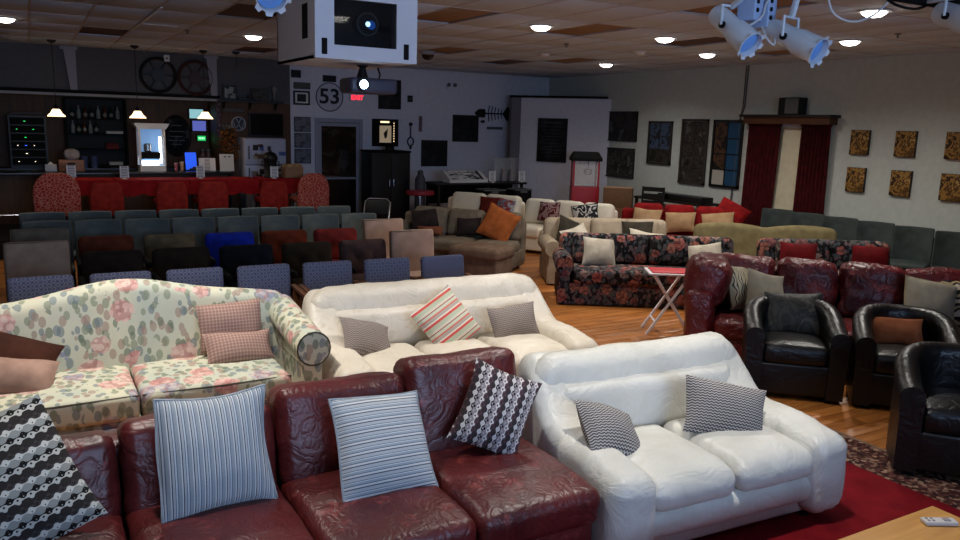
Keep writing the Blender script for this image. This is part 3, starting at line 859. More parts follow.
pillow('grey woven pillow tipped against the arm of the white loveseat beside the red sofa', (2.60, 3.08, 0.56), 0.44, 0.32, 0.14, wv, 24, 46, 30, None, seed=5)
pillow('grey woven pillow on the white loveseat, leaning at the arm by the rug', (3.37, 3.02, 0.58), 0.50, 0.34, 0.15, wv, -15, 30, 15, None, seed=6)
pillow('taupe woven pillow tipped over at the floral sofa end of the cream leather sofa', (2.10, 5.36, 0.55), 0.44, 0.32, 0.13, wv2, 22, 46, 26, None, seed=7)
pillow('coral and green striped pillow on the cream leather sofa', (2.78, 5.38, 0.61), 0.46, 0.46, 0.14, cor, 0, 30, -28, None, seed=8)
pillow('taupe woven pillow sitting upright on the cream leather sofa', (3.37, 5.30, 0.57), 0.42, 0.28, 0.12, wv2, -4, 26, -4, None, seed=9)
pk = plaid('pink plaid cloth', (142, 108, 98), (172, 146, 132), 44)
pillow('pink plaid square pillow leaning on the back of the cream floral sofa', (1.17, 5.64, 0.68), 0.46, 0.36, 0.12, pk, 0, 16, 0, None, seed=10)
pillow('pink plaid flat pillow lying in front of the plaid square one', (1.19, 5.47, 0.56), 0.46, 0.24, 0.14, pk, 2, 40, 0, None, seed=11)
pillow('dark brown pillow at the arm of the cream floral sofa', (-0.22, 5.56, 0.63), 0.58, 0.36, 0.14, fabric('chocolate suede', (70, 38, 26), (52, 28, 20)), 10, 36, 26, None, seed=12)
pillow('rose beige pillow slumped under the dark brown one', (-0.20, 5.40, 0.54), 0.52, 0.30, 0.18, fabric('rose beige plush', (164, 132, 116), (142, 112, 98)), 8, 48, 16, None, seed=13)
o = obj('black_pouch', cush(0.30, 0.16, 0.10, 0.045, 0.04, 0.015, 0.01, 4), m_blacklea, None, (-0.30, 3.72, 0.755)); tag(o, 'small black pouch lying on the back of the red leather sofa', 'pouch'); obj('zip', rod((-0.10, -0.082, 0.01), (0.10, -0.082, 0.01), 0.005), m_grey, o)
# right-hand seats
grg = fabric('stone linen', (150, 142, 124), (132, 124, 108))
cz = bands('cream black zigzag', 0.07, [(1.4, (176, 166, 140)), (0.5, (40, 36, 32)), (0.8, (190, 180, 158)), (0.4, (60, 54, 46))], 'X', 0.4, 16, 0.5)
pillow('cream and black zigzag pillow wedged beside the arm pillow of the burgundy sofa', sofa_pt(oF, thF, 0.50, 0.50, 0.68), 0.44, 0.44, 0.13, cz, thF + 55, 22, 10, None, seed=14)
pillow('stone linen pillow in front of the cream zigzag one on the burgundy sofa', sofa_pt(oF, thF, 0.72, 0.40, 0.66), 0.42, 0.42, 0.14, grg, thF + 30, 26, 12, None, seed=15)
pillow('stone linen pillow with tan border at the far arm of the burgundy sofa', sofa_pt(oF, thF, 2.12, 0.42, 0.68), 0.46, 0.46, 0.15, grg, thF + 10, 28, 12, fabric('tan', (170, 150, 110)), seed=16)
bwz = bands('black cream ikat', 0.12, [(1.0, (178, 168, 146)), (0.5, (26, 24, 24)), (0.6, (150, 136, 104)), (0.7, (30, 28, 26))], 'Z', 0.3, 20, 0.5)
pillow('black and cream ikat pillow behind the bordered stone pillow', sofa_pt(oF, thF, 2.42, 0.52, 0.68), 0.46, 0.46, 0.14, bwz, thF - 10, 22, -8, None, seed=17)
pw = blotch('dark patchwork velvet', [(34, 34, 32), (58, 56, 50), (44, 44, 42), (74, 70, 62)], 3.5, 0.55, 2.0, 2.5)
pillow('dark patchwork cushion standing in the black tub chair', (5.66, 4.40, 0.62), 0.50, 0.40, 0.13, pw, -43, 22, -2, None, seed=18)
pillow('orange brown folded cloth cushion in the black tub chair', (6.12, 3.76, 0.57), 0.42, 0.26, 0.12, fabric('rust suede', (156, 92, 58), (128, 70, 42)), -48, 30, -4, None, seed=19, name='folded_cushion')
wht = fabric('white fur', (196, 186, 168), (170, 160, 142), bs=0.6)
oE, thE = (5.45, 7.70), -32
pillow('white textured pillow at the beige sofa end of the black floral sofa', sofa_pt(oE, thE, 0.58, 0.44, 0.62), 0.44, 0.40, 0.14, wht, thE + 4, 20, 4, None, seed=20)
pillow('white textured pillow at the tray table end of the black floral sofa', sofa_pt(oE, thE, 1.90, 0.40, 0.58), 0.44, 0.40, 0.14, wht, thE, 26, -6, None, seed=21)
oK, thK = (6.02, 8.75), -26
ol = fabric('dark olive velvet', (62, 56, 46), (48, 44, 36)); ivory = fabric('ivory cotton', (206, 196, 178), (186, 176, 158))
pillow('dark olive pillow at the rolled arm of the beige sofa', sofa_pt(oK, thK, 0.42, 0.50, 0.68), 0.42, 0.42, 0.13, ol, thK + 12, 22, 14, None, seed=22)
pillow('ivory pillow in front of the dark olive one at the rolled arm', sofa_pt(oK, thK, 0.50, 0.34, 0.62), 0.40, 0.38, 0.12, ivory, thK + 10, 28, -18, None, seed=23)
pillow('dark olive pillow at the camelback end of the beige sofa', sofa_pt(oK, thK, 1.40, 0.50, 0.70), 0.46, 0.34, 0.13, ol, thK, 20, 0, None, seed=24)
pillow('ivory pillow lying before the dark olive one at the camelback end', sofa_pt(oK, thK, 1.48, 0.36, 0.63), 0.48, 0.26, 0.12, ivory, thK, 34, 10, None, seed=25)
oL, thL = (4.563, 11.15), -52
db = fabric('dark brown cord', (48, 38, 36), (36, 28, 28))
pillow('dark brown pillow at the folding chair end of the taupe sofa', sofa_pt(oL, thL, 0.55, 0.50, 0.67), 0.44, 0.36, 0.13, db, thL + 25, 18, -8, None, seed=26)
pillow('dark brown pillow in the middle of the taupe sofa', sofa_pt(oL, thL, 1.30, 0.46, 0.62), 0.38, 0.30, 0.13, db, thL + 10, 18, -4, None, seed=27)
pillow('small rust pillow lying in front of the dark brown one', sofa_pt(oL, thL, 0.72, 0.30, 0.53), 0.40, 0.16, 0.12, fabric('dull rust', (120, 70, 48), (100, 56, 38)), thL + 15, 40, 0, None, seed=28)
pillow('large orange pillow at the beige sofa end of the taupe sofa', sofa_pt(oL, thL, 1.80, 0.44, 0.70), 0.52, 0.52, 0.16, fabric('burnt orange cotton', (168, 92, 46), (140, 74, 34)), thL + 12, 20, 24, None, seed=29)
pillow('dark red pillow on the cream leather loveseat', sofa_pt((6.2, 12.9), -57, 1.08, 0.46, 0.72), 0.46, 0.32, 0.12, fabric('brick red', (116, 44, 34), (92, 32, 26)), -57, 18, 0, None, seed=30, n=10)
pillow('blue grey printed pillow at the end of the cream leather loveseat', sofa_pt((6.2, 12.9), -57, 1.40, 0.40, 0.70), 0.36, 0.34, 0.12, blotch('blue grey print', [(112, 116, 134), (140, 60, 56), (160, 160, 168)], 9, 0.9), -57, 18, 6, None, seed=31, n=10)
pillow('red and white printed pillow on the off white sofa', sofa_pt((7.12, 11.48), -57, 0.55, 0.44, 0.70), 0.40, 0.36, 0.12, blotch('red white print', [(84, 24, 28), (160, 130, 130), (112, 36, 40)], 12, 0.9), -57, 18, 0, fabric('maroon edge', (60, 16, 20)), seed=32, n=10)
pillow('black and white printed pillow on the off white sofa', sofa_pt((7.12, 11.48), -57, 1.22, 0.42, 0.70), 0.46, 0.38, 0.12, blotch('black white print', [(24, 24, 26), (206, 202, 196), (40, 40, 44), (190, 186, 180)], 6, 0.9, 1.0), -52, 22, -12, m_blackm, seed=33, n=10)
tan = fabric('tan cotton', (172, 140, 104), (152, 120, 88))
for lx, lz, w_, rl, lb in ((0.48, 0.70, 0.46, 3, 'tan pillow at the white sofa end of the scarlet sofa'), (1.02, 0.68, 0.48, -4, 'tan pillow in the middle of the scarlet sofa'), (1.62, 0.70, 0.50, -6, 'tan pillow at the curtain end of the scarlet sofa')):
    pillow(lb, sofa_pt((8.2, 10.0), -48, lx, 0.40, lz), w_, 0.34, 0.12, tan, -48, 22, rl, None, seed=lx * 9, n=10)
pillow('red pillow propped at the curtain end of the scarlet sofa', sofa_pt((8.2, 10.0), -48, 1.80, 0.58, 0.84), 0.50, 0.40, 0.13, m_redfab, -48, 16, 26, None, seed=41, n=10)
rp = fabric('deep red velvet', (110, 18, 22), (84, 12, 16))
for lx, lb in ((0.42, 'deep red cushion nearest the olive loveseat on the dark floral loveseat'), (1.25, 'deep red cushion nearest the grey chairs on the dark floral loveseat')):
    pillow(lb, sofa_pt((7.2, 5.89), -30, lx, 0.46, 0.72), 0.46, 0.36, 0.13, rp, -30, 20, 3, None, seed=lx * 5, n=10)

# ------------------------------------------------------------------ rug, coffee table, remote, tray table
rug = thing('area_rug', 'dark red rug with a brown patterned border under the white loveseat', 'rug', (3.1, 2.75, 0))
kr = Mat('rug field', 0.95, 0.1); rn = kr.n('ShaderNodeTexNoise', {'Vector': kr.co(1), 'Scale': 5.0, 'Detail': 4.0}).outputs['Fac']
vr = kr.n('ShaderNodeTexVoronoi', {'Vector': kr.co(1, 0.1), 'Scale': 1.1}).outputs['Distance']
kr.col(kr.mix(kr.math('LESS_THAN', vr, 0.12), kr.ramp(rn, [(0.3, lin((96, 12, 20))), (0.7, lin((124, 20, 28)))]), lin((120, 84, 74))))
kb = Mat('rug border', 0.95, 0.1)
v1 = kb.n('ShaderNodeTexVoronoi', {'Vector': kb.co(1, 0.1), 'Scale': 42.0})
kb.col(kb.ramp(kb.sep(v1.outputs['Color'])[0], [(0, lin((60, 34, 30))), (0.25, lin((120, 90, 76))), (0.5, lin((84, 50, 44))), (0.72, lin((42, 30, 30))), (0.88, lin((150, 120, 100)))], True))
for mm in (kr, kb):
    mm.bump(mm.n('ShaderNodeTexNoise', {'Vector': mm.co(1), 'Scale': 180.0}).outputs['Fac'], 0.4, 0.004)
RW, RD, BW = 1.9, 1.75, 0.40
obj('field', bx(-RW + BW, RW - BW, -RD + BW, RD - BW, 0.001, 0.014), kr.m, rug)
for a in ((-RW, RW, RD - BW, RD), (-RW, RW, -RD, -RD + BW), (-RW, -RW + BW, -RD + BW, RD - BW), (RW - BW, RW, -RD + BW, RD - BW)):
    obj('border', bx(*a, 0.001, 0.013), kb.m, rug)
g = G()
for a in ((-RW - 0.03, RW + 0.03, RD, RD + 0.03), (-RW - 0.03, RW + 0.03, -RD - 0.03, -RD), (-RW - 0.03, -RW, -RD, RD), (RW, RW + 0.03, -RD, RD)): g.add(bx(*a, 0.001, 0.015))
obj('edging', g, fabric('rug edging', (134, 108, 90)), rug)

t = thing('coffee_table', 'honey wooden coffee table with a white remote on top', 'table', (2.85, 1.5, 0))
obj('tabletop', bx(-0.74, 0.74, -0.42, 0.42, 0.41, 0.45, 0.006, 10), m_tablewood, t)
obj('apron', bx(-0.66, 0.66, -0.34, 0.34, 0.34, 0.41), m_tablewood, t)
for x in (-0.64, 0.64):
    for y in (-0.32, 0.32): obj('leg', box(0.06, 0.06, 0.34, x, y, 0.185), m_tablewood, t)
rm = thing('remote_control', 'small white remote control on the honey coffee table', 'remote', (3.44, 1.80, 0.45), -28)
obj('body', rbox(0.15, 0.052, 0.02, 0.006, 10, 2).mv(0, 0, 0.0105), plain('remote plastic', (196, 190, 184), 0.5), rm)
obj('button', rbox(0.03, 0.03, 0.006, 0.002, 10, 1).mv(0.03, 0, 0.022), plain('remote keys', (150, 140, 140), 0.5), rm)
for i in range(4): obj('button', rbox(0.010, 0.012, 0.005, 0.002, 10, 1).mv(-0.055 + (i // 2) * 0.022, -0.010 + (i % 2) * 0.02, 0.022), plain('remote keys', (150, 140, 140), 0.5), rm)

t = thing('tray_table', 'white folding tray table with red top and crossed legs', 'table', (5.88, 6.18, 0), -32)
m_wp = plain('tray white paint', (236, 232, 236), 0.45)
obj('tabletop', rbox(0.50, 0.38, 0.02, 0.008, 10, 2).mv(0, 0, 0.66), m_wp, t)
obj('red_top', rbox(0.42, 0.31, 0.012, 0.005, 10, 1).mv(0, 0, 0.675), plain('red lacquer', (206, 36, 48), 0.5), t)
for y in (-0.15, 0.15):
    obj('leg', bar((-0.24, y, 0.0), (0.18, y, 0.65), 0.042, 0.022), m_wp, t)
    obj('leg', bar((0.24, y * 0.8, 0.0), (-0.18, y * 0.8, 0.65), 0.042, 0.022), m_wp, t)
obj('stretcher', rod((-0.15, -0.15, 0.14), (-0.15, 0.15, 0.14), 0.012), m_wp, t)
obj('stretcher', rod((0.15, -0.12, 0.14), (0.15, 0.12, 0.14), 0.012), m_wp, t)

# ------------------------------------------------------------------ rows of chairs
def legs(t, m, w, d, h, r=0.015, spl=0.02):
    for sx in (-1, 1):
        for sy in (-1, 1):
            obj('leg', rod((sx * (w + spl), sy * (d + spl), 0), (sx * w, sy * d, h), r), m, t)

m_bluew = diamond('blue diamond weave', (116, 118, 136), (74, 78, 104), 34)
t = thing('arm_chair', 'blue diamond weave chair with wooden arms behind the pale sofas', 'chair', (0, 6.80, 0), 0, 'blue diamond weave chairs in a row')
obj('seat', cush(0.48, 0.48, 0.09, 0.035, 0.1, 0.015).mv(0, -0.02, 0.43), m_bluew, t)
obj('backrest', cush(0.47, 0.075, 0.42, 0.035, 0.08, 0.012, 0, 0, 1).rot('X', -8).mv(0, 0.24, 0.655), m_bluew, t)
for s_ in (-1, 1):
    obj('arm', bar((s_ * 0.262, -0.26, 0.63), (s_ * 0.262, 0.24, 0.66), 0.05, 0.03), m_wood, t)
    obj('leg', bar((s_ * 0.27, -0.22, 0), (s_ * 0.27, -0.22, 0.62), 0.035, 0.04), m_wood, t)
    obj('leg', bar((s_ * 0.27, 0.25, 0), (s_ * 0.27, 0.22, 0.64), 0.035, 0.04), m_wood, t)
obj('seat_rail', bx(-0.25, 0.25, -0.2, 0.2, 0.36, 0.39), m_wood, t)
ORD = ['first', 'second', 'third', 'fourth', 'fifth', 'sixth', 'seventh', 'eighth']
t['label'] = 'blue weave armchair behind the floral sofa, seventh in its row from the wooden floor'
for i in range(1, 7): dup(t, (0.583 * i, 6.80 - 0.03 * i, 0), 0, 'blue weave armchair with wooden arms, %s in its row from the wooden floor' % ORD[6 - i])

def lounge(label, mat, loc, first=None):
    if first:
        c = dup(first, loc, 0, label)
        for ch in c.children:
            if ch.name.split('.')[0] in ('seat', 'backrest', 'button'):
                ch.data = ch.data.copy(); ch.data.materials[0] = mat
        return c
    t = thing('lounge_chair', label, 'chair', loc, 0, 'tufted lounge chairs in two rows')
    obj('seat', cush(0.52, 0.52, 0.12, 0.05, 0.08, 0.02).mv(0, -0.02, 0.42), mat, t)
    b = cush(0.55, 0.12, 0.40, 0.055, 0.04, 0.025, 0, 0, 1)
    def tuft(x, y, z):
        dd = min(math.hypot(x - 0.11, z - 0.03), math.hypot(x + 0.11, z - 0.03))
        return (x, y + (0.035 * math.exp(-(dd / 0.05) ** 2) if y < 0 else 0), z)
    obj('backrest', b.map(tuft).rot('X', -9).mv(0, 0.25, 0.655), mat, t)
    for s_ in (-1, 1): obj('button', lathe([(0.012, 0), (0.010, 0.008), (0.002, 0.011)], 10, 'Y').mv(s_ * 0.11, 0.215, 0.68), mat, t)
    for s_ in (-1, 1): obj('arm', cush(0.06, 0.46, 0.07, 0.028, 0.2, 0.0).mv(s_ * 0.278, 0.0, 0.60), m_blackm, t)
    for s_ in (-1, 1): obj('arm_post', bar((s_ * 0.278, -0.05, 0.36), (s_ * 0.278, -0.05, 0.6), 0.03, 0.05), m_blackm, t)
    legs(t, m_black, 0.2, 0.2, 0.38)
    return t
fb = lambda n, c: fabric(n, c, tuple(int(x * 0.75) for x in c))
l0 = lounge('black tufted lounge chair next to the beige square chairs in the lounge row', fb('black wool', (40, 32, 26)), (0.62, 8.0, 0))
row2 = [((1.25, 8.0), 'black tufted lounge chair between the other black one and the navy one', fb('black wool2', (42, 33, 25))),
        ((1.89, 7.97), 'navy black tufted lounge chair in front of the royal blue one', fb('navy wool', (20, 22, 30))),
        ((2.53, 7.95), 'dark olive brown tufted lounge chair in front of the rust brown one', fb('dark brown wool', (50, 38, 26))),
        ((3.17, 7.95), 'mauve brown tufted lounge chair in front of the red one', fb('mauve wool', (84, 62, 58)))]
row3 = [((0.65, 9.08), 'dark rust tufted lounge chair behind the black one by the beige square chairs', fb('dark rust wool', (108, 52, 34))),
        ((1.29, 9.0), 'olive tan tufted lounge chair beside the royal blue one', fb('tan wool', (118, 102, 76))),
        ((1.93, 8.95), 'royal blue tufted lounge chair', fb('royal blue wool', (24, 48, 170))),
        ((2.56, 8.93), 'rust brown tufted lounge chair beside the royal blue one', fb('rust wool', (112, 46, 26))),
        ((3.19, 8.92), 'brick red tufted lounge chair beside the beige square chairs', fb('red wool', (128, 40, 36)))]
for p, lb, m in row2 + row3: lounge(lb, m, (p[0], p[1], 0), l0)

def square_chair(label, mat, loc, first=None):
    if first:
        c = dup(first, loc, 0, label)
        for ch in c.children:
            if ch.name.split('.')[0] in ('seat', 'backrest'):
                ch.data = ch.data.copy(); ch.data.materials[0] = mat
        return c
    t = thing('square_chair', label, 'chair', loc, 0, 'beige square backed chairs at the row ends')
    obj('seat', cush(0.54, 0.5, 0.11, 0.04, 0.1, 0.02).mv(0, -0.02, 0.42), mat, t)
    obj('backrest', cush(0.54, 0.09, 0.56, 0.03, 0.1, 0.015, 0, 0, 1).rot('X', -6).mv(0, 0.25, 0.67), mat, t)
    hw = 0.27
    g = tube([(-hw, -0.045, -0.27), (-hw, -0.045, 0.27), (hw, -0.045, 0.27), (hw, -0.045, -0.27)], 0.008, 5)
    obj('welt', g.rot('X', -6).mv(0, 0.25, 0.67), plain('brown welt', (110, 92, 76), 0.9), t)
    legs(t, m_darkwood, 0.22, 0.2, 0.38, 0.02, 0.0)
    return t
bei = fabric('beige chenille', (164, 142, 124), (148, 126, 108)); beg = fabric('grey beige chenille', (112, 104, 90), (98, 90, 78)); ros = fabric('rose beige leather', (176, 146, 128), (160, 132, 114))
s0 = square_chair('beige square chair in front of the darker one, next to the black lounge chairs', bei, (-0.01, 8.18, 0))
square_chair('dim grey beige square chair next to the dark rust lounge chair', beg, (0.03, 9.12, 0), s0)
square_chair('rose beige square chair next to the mauve brown lounge chair', ros, (3.74, 7.88, 0), s0)
square_chair('rose beige square chair next to the brick red lounge chair', ros, (3.82, 8.92, 0), s0)

m_greyf = fabric('slate vinyl', (98, 104, 100), (84, 92, 90), 0.6)
t = thing('stacking_chair', 'slate grey stacking chair in the double row before the red tables', 'chair', (0.1, 9.9, 0), 0, 'slate grey stacking chairs in two rows')
b = cush(0.50, 0.06, 0.50, 0.025, 0.06, 0.01, 0, 0, 1)
obj('backrest', b.map(lambda x, y, z: (x, y - 0.10 * (x * x) / 0.06, z + 0.008 * math.cos(x * 8))).rot('X', -8).mv(0, 0.26, 0.68), m_greyf, t)
obj('seat', cush(0.50, 0.46, 0.08, 0.035, 0.1, 0.02).mv(0, -0.02, 0.43), m_greyf, t)
for s_ in (-1, 1):
    obj('leg', tube([(s_ * 0.235, -0.24, 0.012), (s_ * 0.235, -0.21, 0.39), (s_ * 0.235, -0.15, 0.40), (s_ * 0.235, 0.2, 0.40)], 0.012, 6), m_black, t)
    obj('leg', tube([(s_ * 0.235, 0.30, 0.012), (s_ * 0.235, 0.21, 0.42), (s_ * 0.235, 0.27, 0.80)], 0.012, 6), m_black, t)
grey0 = t
t['label'] = 'slate grey stacking chair, eighth from the folding chair in the row behind the lounge chairs'
for i in range(1, 8): dup(t, (0.1 + 0.524 * i, 9.9 - 0.025 * i, 0), 0, 'slate grey stacking chair, %s from the folding chair in the row behind the lounge chairs' % ORD[7 - i])
for i in range(8): dup(t, (0.07 + 0.526 * i, 10.82 - 0.02 * i, 0), 0, 'slate grey stacking chair, %s from the folding chair in the row before the red tables' % ORD[7 - i])
# along the right wall, facing the room
m_greyd = fabric('dark slate vinyl', (66, 74, 72), (54, 62, 60), 0.6)
for i in range(6):
    c = dup(grey0, (10.40, 8.66 - 0.58 * i, 0), -66, 'dark slate stacking chair along the wall, %s from the dark red curtains' % ORD[i], 'slate grey chairs along the right wall')
    for ch in c.children:
        if ch.name.split('.')[0] in ('seat', 'backrest'): ch.data = ch.data.copy(); ch.data.materials[0] = m_greyd

# ------------------------------------------------------------------ red tables with chairs on the platform
PZ = 0.28
m_cloth = fabric('red tablecloth', (150, 20, 24), (128, 14, 18), 0.8)
def red_table(x0, x1, y0, label):
    W = x1 - x0; D = 0.72
    t = thing('red_clothed_table', label, 'table', ((x0 + x1) / 2, y0 + D / 2, PZ), 0, 'tables under red cloths')
    obj('tabletop', bx(-W / 2 + 0.03, W / 2 - 0.03, -D / 2 + 0.03, D / 2 - 0.03, 0.76, 0.785), m_darkwood, t)
    # cloth: top and rippled drop
    n = 16; V = []; F = []
    ring = []
    for i in range(n): ring.append((-W / 2 + W * i / n, -D / 2))
    for i in range(8): ring.append((W / 2, -D / 2 + D * i / 8))
    for i in range(n): ring.append((W / 2 - W * i / n, D / 2))
    for i in range(8): ring.append((-W / 2, D / 2 - D * i / 8))
    m = len(ring)
    for lev, (z, o_, rip) in enumerate(((0.80, 0.0, 0), (0.775, 0.012, 0.0), (0.66, 0.02, 0.012), (0.58, 0.03, 0.025))):
        for k, (x, y) in enumerate(ring):
            L = math.hypot(x / W, y / D) + 1e-6
            q = o_ + rip * math.sin(k * 1.9 + lev * 0.4)
            zz = z - (0.05 * abs(math.sin(k * 0.55)) if lev == 3 else 0)
            V.append((x + q * (x / W) * 2, y + q * (y / D) * 2, zz))
    for lev in range(3):
        for k in range(m): F.append((lev * m + k, lev * m + (k + 1) % m, (lev + 1) * m + (k + 1) % m, (lev + 1) * m + k))
    F.append(tuple(range(m)))
    for x in (-W / 2 + 0.08, W / 2 - 0.08):
        for y in (-D / 2 + 0.08, D / 2 - 0.08): obj('leg', rod((x, y, 0), (x, y, 0.76), 0.018), m_grey, t)
    c = obj('red_tablecloth', G(V, F), m_cloth, None, ((x0 + x1) / 2, y0 + D / 2, PZ))
    tag(c, label.replace('table', 'cloth over the table', 1), 'tablecloth', 'red tablecloths')
red_table(0.46, 1.17, 14.3, 'red table set at the patterned chair below the audio rack')
red_table(1.20, 2.32, 14.26, 'red table set in front of the lit food warmer')
red_table(2.36, 3.51, 14.24, 'red table set in front of the bar notices')
red_table(3.60, 4.50, 14.28, 'red table set in front of the refrigerator')
m_redch = fabric('red brocade plain', (150, 44, 36), (124, 32, 28))
km = Mat('red brocade damask', 0.85, 0.2); vd = km.n('ShaderNodeTexVoronoi', {'Vector': km.co(1, 0.1), 'Scale': 22.0}, feature='DISTANCE_TO_EDGE').outputs['Distance']
km.col(km.ramp(vd, [(0.04, lin((186, 120, 104))), (0.14, lin((150, 44, 40)))]))
def parlor(name, label, mat, loc, w, h, group, rnd):
    t = thing(name, label, 'chair', loc, 0, group)
    obj('seat', cush(w, 0.5, 0.1, 0.04, 0.1, 0.02).mv(0, 0.0 + 0.02, 0.45), mat, t)
    bh = h - 0.26
    b = cush(w, 0.09, bh, 0.04, 0.04, 0.02, 0, 0, 1)
    def rd(x, y, z):
        if z > 0:
            k = z / (bh / 2); lim = math.sqrt(max(0.0, 1 - (rnd * k) ** 2.4)); return (x * lim, y, z)
        return (x, y, z)
    obj('backrest', b.map(rd).rot('X', 4).mv(0, -0.27, 0.26 + bh / 2), mat, t)
    legs(t, m_darkwood, w / 2 - 0.05, 0.2, 0.42, 0.018, 0.0)
    return t
for px, lb in ((1.01, 'in front of the bottle shelf'), (1.99, 'between the food warmer and the chalkboard'), (2.65, 'below the green sign'), (3.69, 'in front of the coffee urn')):
    parlor('red_dining_chair', 'plain red dining chair at the red tables, ' + lb, m_redch, (px, 14.12, PZ), 0.50, 0.80, 'plain red chairs at the red tables', 0.72)
parlor('red_damask_chair', 'red damask round-backed chair at the audio rack end of the red tables', km.m, (0.31, 14.20, PZ), 0.66, 0.95, 'damask chairs', 0.94)
parlor('red_damask_chair', 'red damask round-backed chair at the door end of the red tables', km.m, (4.38, 14.05, PZ), 0.58, 0.94, 'damask chairs', 0.94)
kq = Mat('menu print', 0.7); oq = kq.sep(kq.co(1))
kq.col(kq.ramp(kq.math('MULTIPLY', kq.math('LESS_THAN', kq.math('FRACT', kq.math('MULTIPLY', oq[2], 38.0)), 0.45), kq.math('LESS_THAN', kq.math('ABSOLUTE', oq[0]), 0.05)), [(0, lin((225, 228, 232))), (1, lin((96, 98, 104)))]))
def menu(x, y, z, label, rz=0, s=1.0):
    t = thing('menu_stand', label, 'menu holder', (x, y, z), rz)
    obj('card', bx(-0.07 * s, 0.07 * s, -0.004, 0.004, 0.02, 0.22 * s).rot('X', -4), kq.m, t)
    obj('stand', lathe([(0.05 * s, 0), (0.045 * s, 0.006), (0.012, 0.012), (0.012, 0.03)], 12), m_white, t)
ZT = PZ + 0.802
menu(0.56, 14.75, ZT, 'white menu card stand behind the damask chair below the audio rack')
menu(1.35, 14.55, ZT, 'white menu card stand in front of the dark bottle shelf')
menu(2.58, 14.55, ZT, 'white menu card stand below the green sign')
menu(3.86, 14.45, ZT, 'white menu card stand in front of the black coffee urn')

# ------------------------------------------------------------------ bar
t = thing('bar_counter', 'long wooden bar counter with a dark top behind the red tables', 'bar', (0, 15.35, PZ))
obj('front_panel', bx(-4.5, 3.2, 0.0, 0.06, 0, 0.82), m_barwood, t)
obj('countertop', bx(-4.55, 3.3, -0.12, 0.5, 0.82, 0.87, 0.01), plain('dark counter', (30, 26, 26), 0.3), t)
obj('foot_rail', rod((-4.5, -0.12, 0.16), (3.2, -0.12, 0.16), 0.02), m_steel, t)
CT = PZ + 0.87
t = thing('back_bar', 'dark back counter along the wall of the bar alcove', 'counter', (0, 16.55, PZ))
obj('body', bx(-4.5, 3.1, 0.02, 0.6, 0, 0.82), m_blackm, t); obj('countertop', bx(-4.5, 3.15, 0, 0.62, 0.82, 0.86), plain('dark counter', (30, 26, 26), 0.3), t)
BT = PZ + 0.86
# audio rack
t = thing('audio_rack', 'black audio rack with small green and blue lights', 'audio rack', (-0.03, 16.9, BT))
obj('cabinet', bx(-0.30, 0.30, -0.25, 0.25, 0, 0.95), m_black, t)
for i in range(6):
    u = obj('rack_unit', bx(-0.27, 0.27, -0.265, -0.25, 0.06 + i * 0.145, 0.185 + i * 0.145), m_blackm, t)
    for q in range(3):
        m = m_ledg if i > 2 else (m_ledb if q == 1 and i == 2 else m_ledw)
        if (i + q) % 2 == 0 or i == 2: obj('indicator', box(0.03 if q == 1 else 0.018, 0.006, 0.010, -0.17 + q * 0.13, -0.268, 0.12 + i * 0.145), m, u)
obj('antenna_bar', rod((-0.25, -0.2, 0.98), (0.25, -0.2, 1.0), 0.015), m_grey, t)
# bottle shelf
t = thing('bottle_shelf', 'black open shelf unit with bottles in the bar alcove', 'shelf', (1.12, 17.02, BT))
for x in (-0.52, 0.52): obj('side_panel', bx(x - 0.02, x + 0.02, -0.16, 0.16, 0, 1.3), m_blackm, t)
obj('back_panel', bx(-0.5, 0.5, 0.13, 0.16, 0, 1.3), plain('shelf back', (16, 22, 24), 0.7), t)
shz = (0.02, 0.33, 0.62, 0.9, 1.28)
for z in shz: obj('shelf_board', bx(-0.5, 0.5, -0.16, 0.13, z, z + 0.02), m_blackm, t)
bprof = [(0.034, 0), (0.036, 0.01), (0.036, 0.13), (0.03, 0.16), (0.012, 0.19), (0.012, 0.23), (0.014, 0.235), (0.012, 0.24)]
bm = [plain('dark green bottle', (20, 40, 30), 0.15), plain('amber bottle', (70, 36, 14), 0.15), plain('clear bottle', (120, 130, 130), 0.12)]
def bottle(x, y, z, k, label, grp):
    o = obj('bottle', lathe(bprof, 12), bm[k], None, (x, y, z))
    obj('bottle_label', lathe([(0.0368, 0.04), (0.0368, 0.10)], 12), plain('bottle paper', (120, 118, 112), 0.8), o)
    tag(o, label, 'bottle', grp)
for i in range(8): bottle(0.72 + i * 0.112, 16.97, BT + 0.92, (i * 2) % 3, 'bottle standing on the upper board of the bar shelf', 'bottles on the upper bar shelf')
for i in range(5): bottle(0.72 + i * 0.10, 16.97, BT + 0.64, (i + 2) % 3, 'bottle standing on the middle board of the bar shelf', 'bottles on the middle bar shelf')
for i, (x, z, w_, h_, c, lb) in enumerate(((1.45, 0.64, 0.30, 0.05, (196, 190, 176), 'pale carton on the middle board of the bar shelf'), (1.40, 0.35, 0.22, 0.06, (120, 34, 30), 'red carton on the lower board of the bar shelf'),
        (1.40, 0.415, 0.20, 0.05, (96, 26, 26), 'dark red carton stacked on the red carton'), (1.45, 0.04, 0.24, 0.06, (190, 184, 170), 'pale carton on the bottom board of the bar shelf'))):
    o = obj('carton', rbox(w_, 0.16, h_, 0.006, 10, 1), plain('carton%d' % i, c, 0.8), None, (x - 0.02, 16.96, BT + z + h_ / 2 + 0.001))
    obj('carton_lid', rbox(w_ + 0.008, 0.168, 0.012, 0.003, 10, 1).mv(0, 0, h_ / 2 - 0.002), plain('carton lid%d' % i, tuple(int(v * 0.85) for v in c), 0.8), o)
    tag(o, lb, 'box')
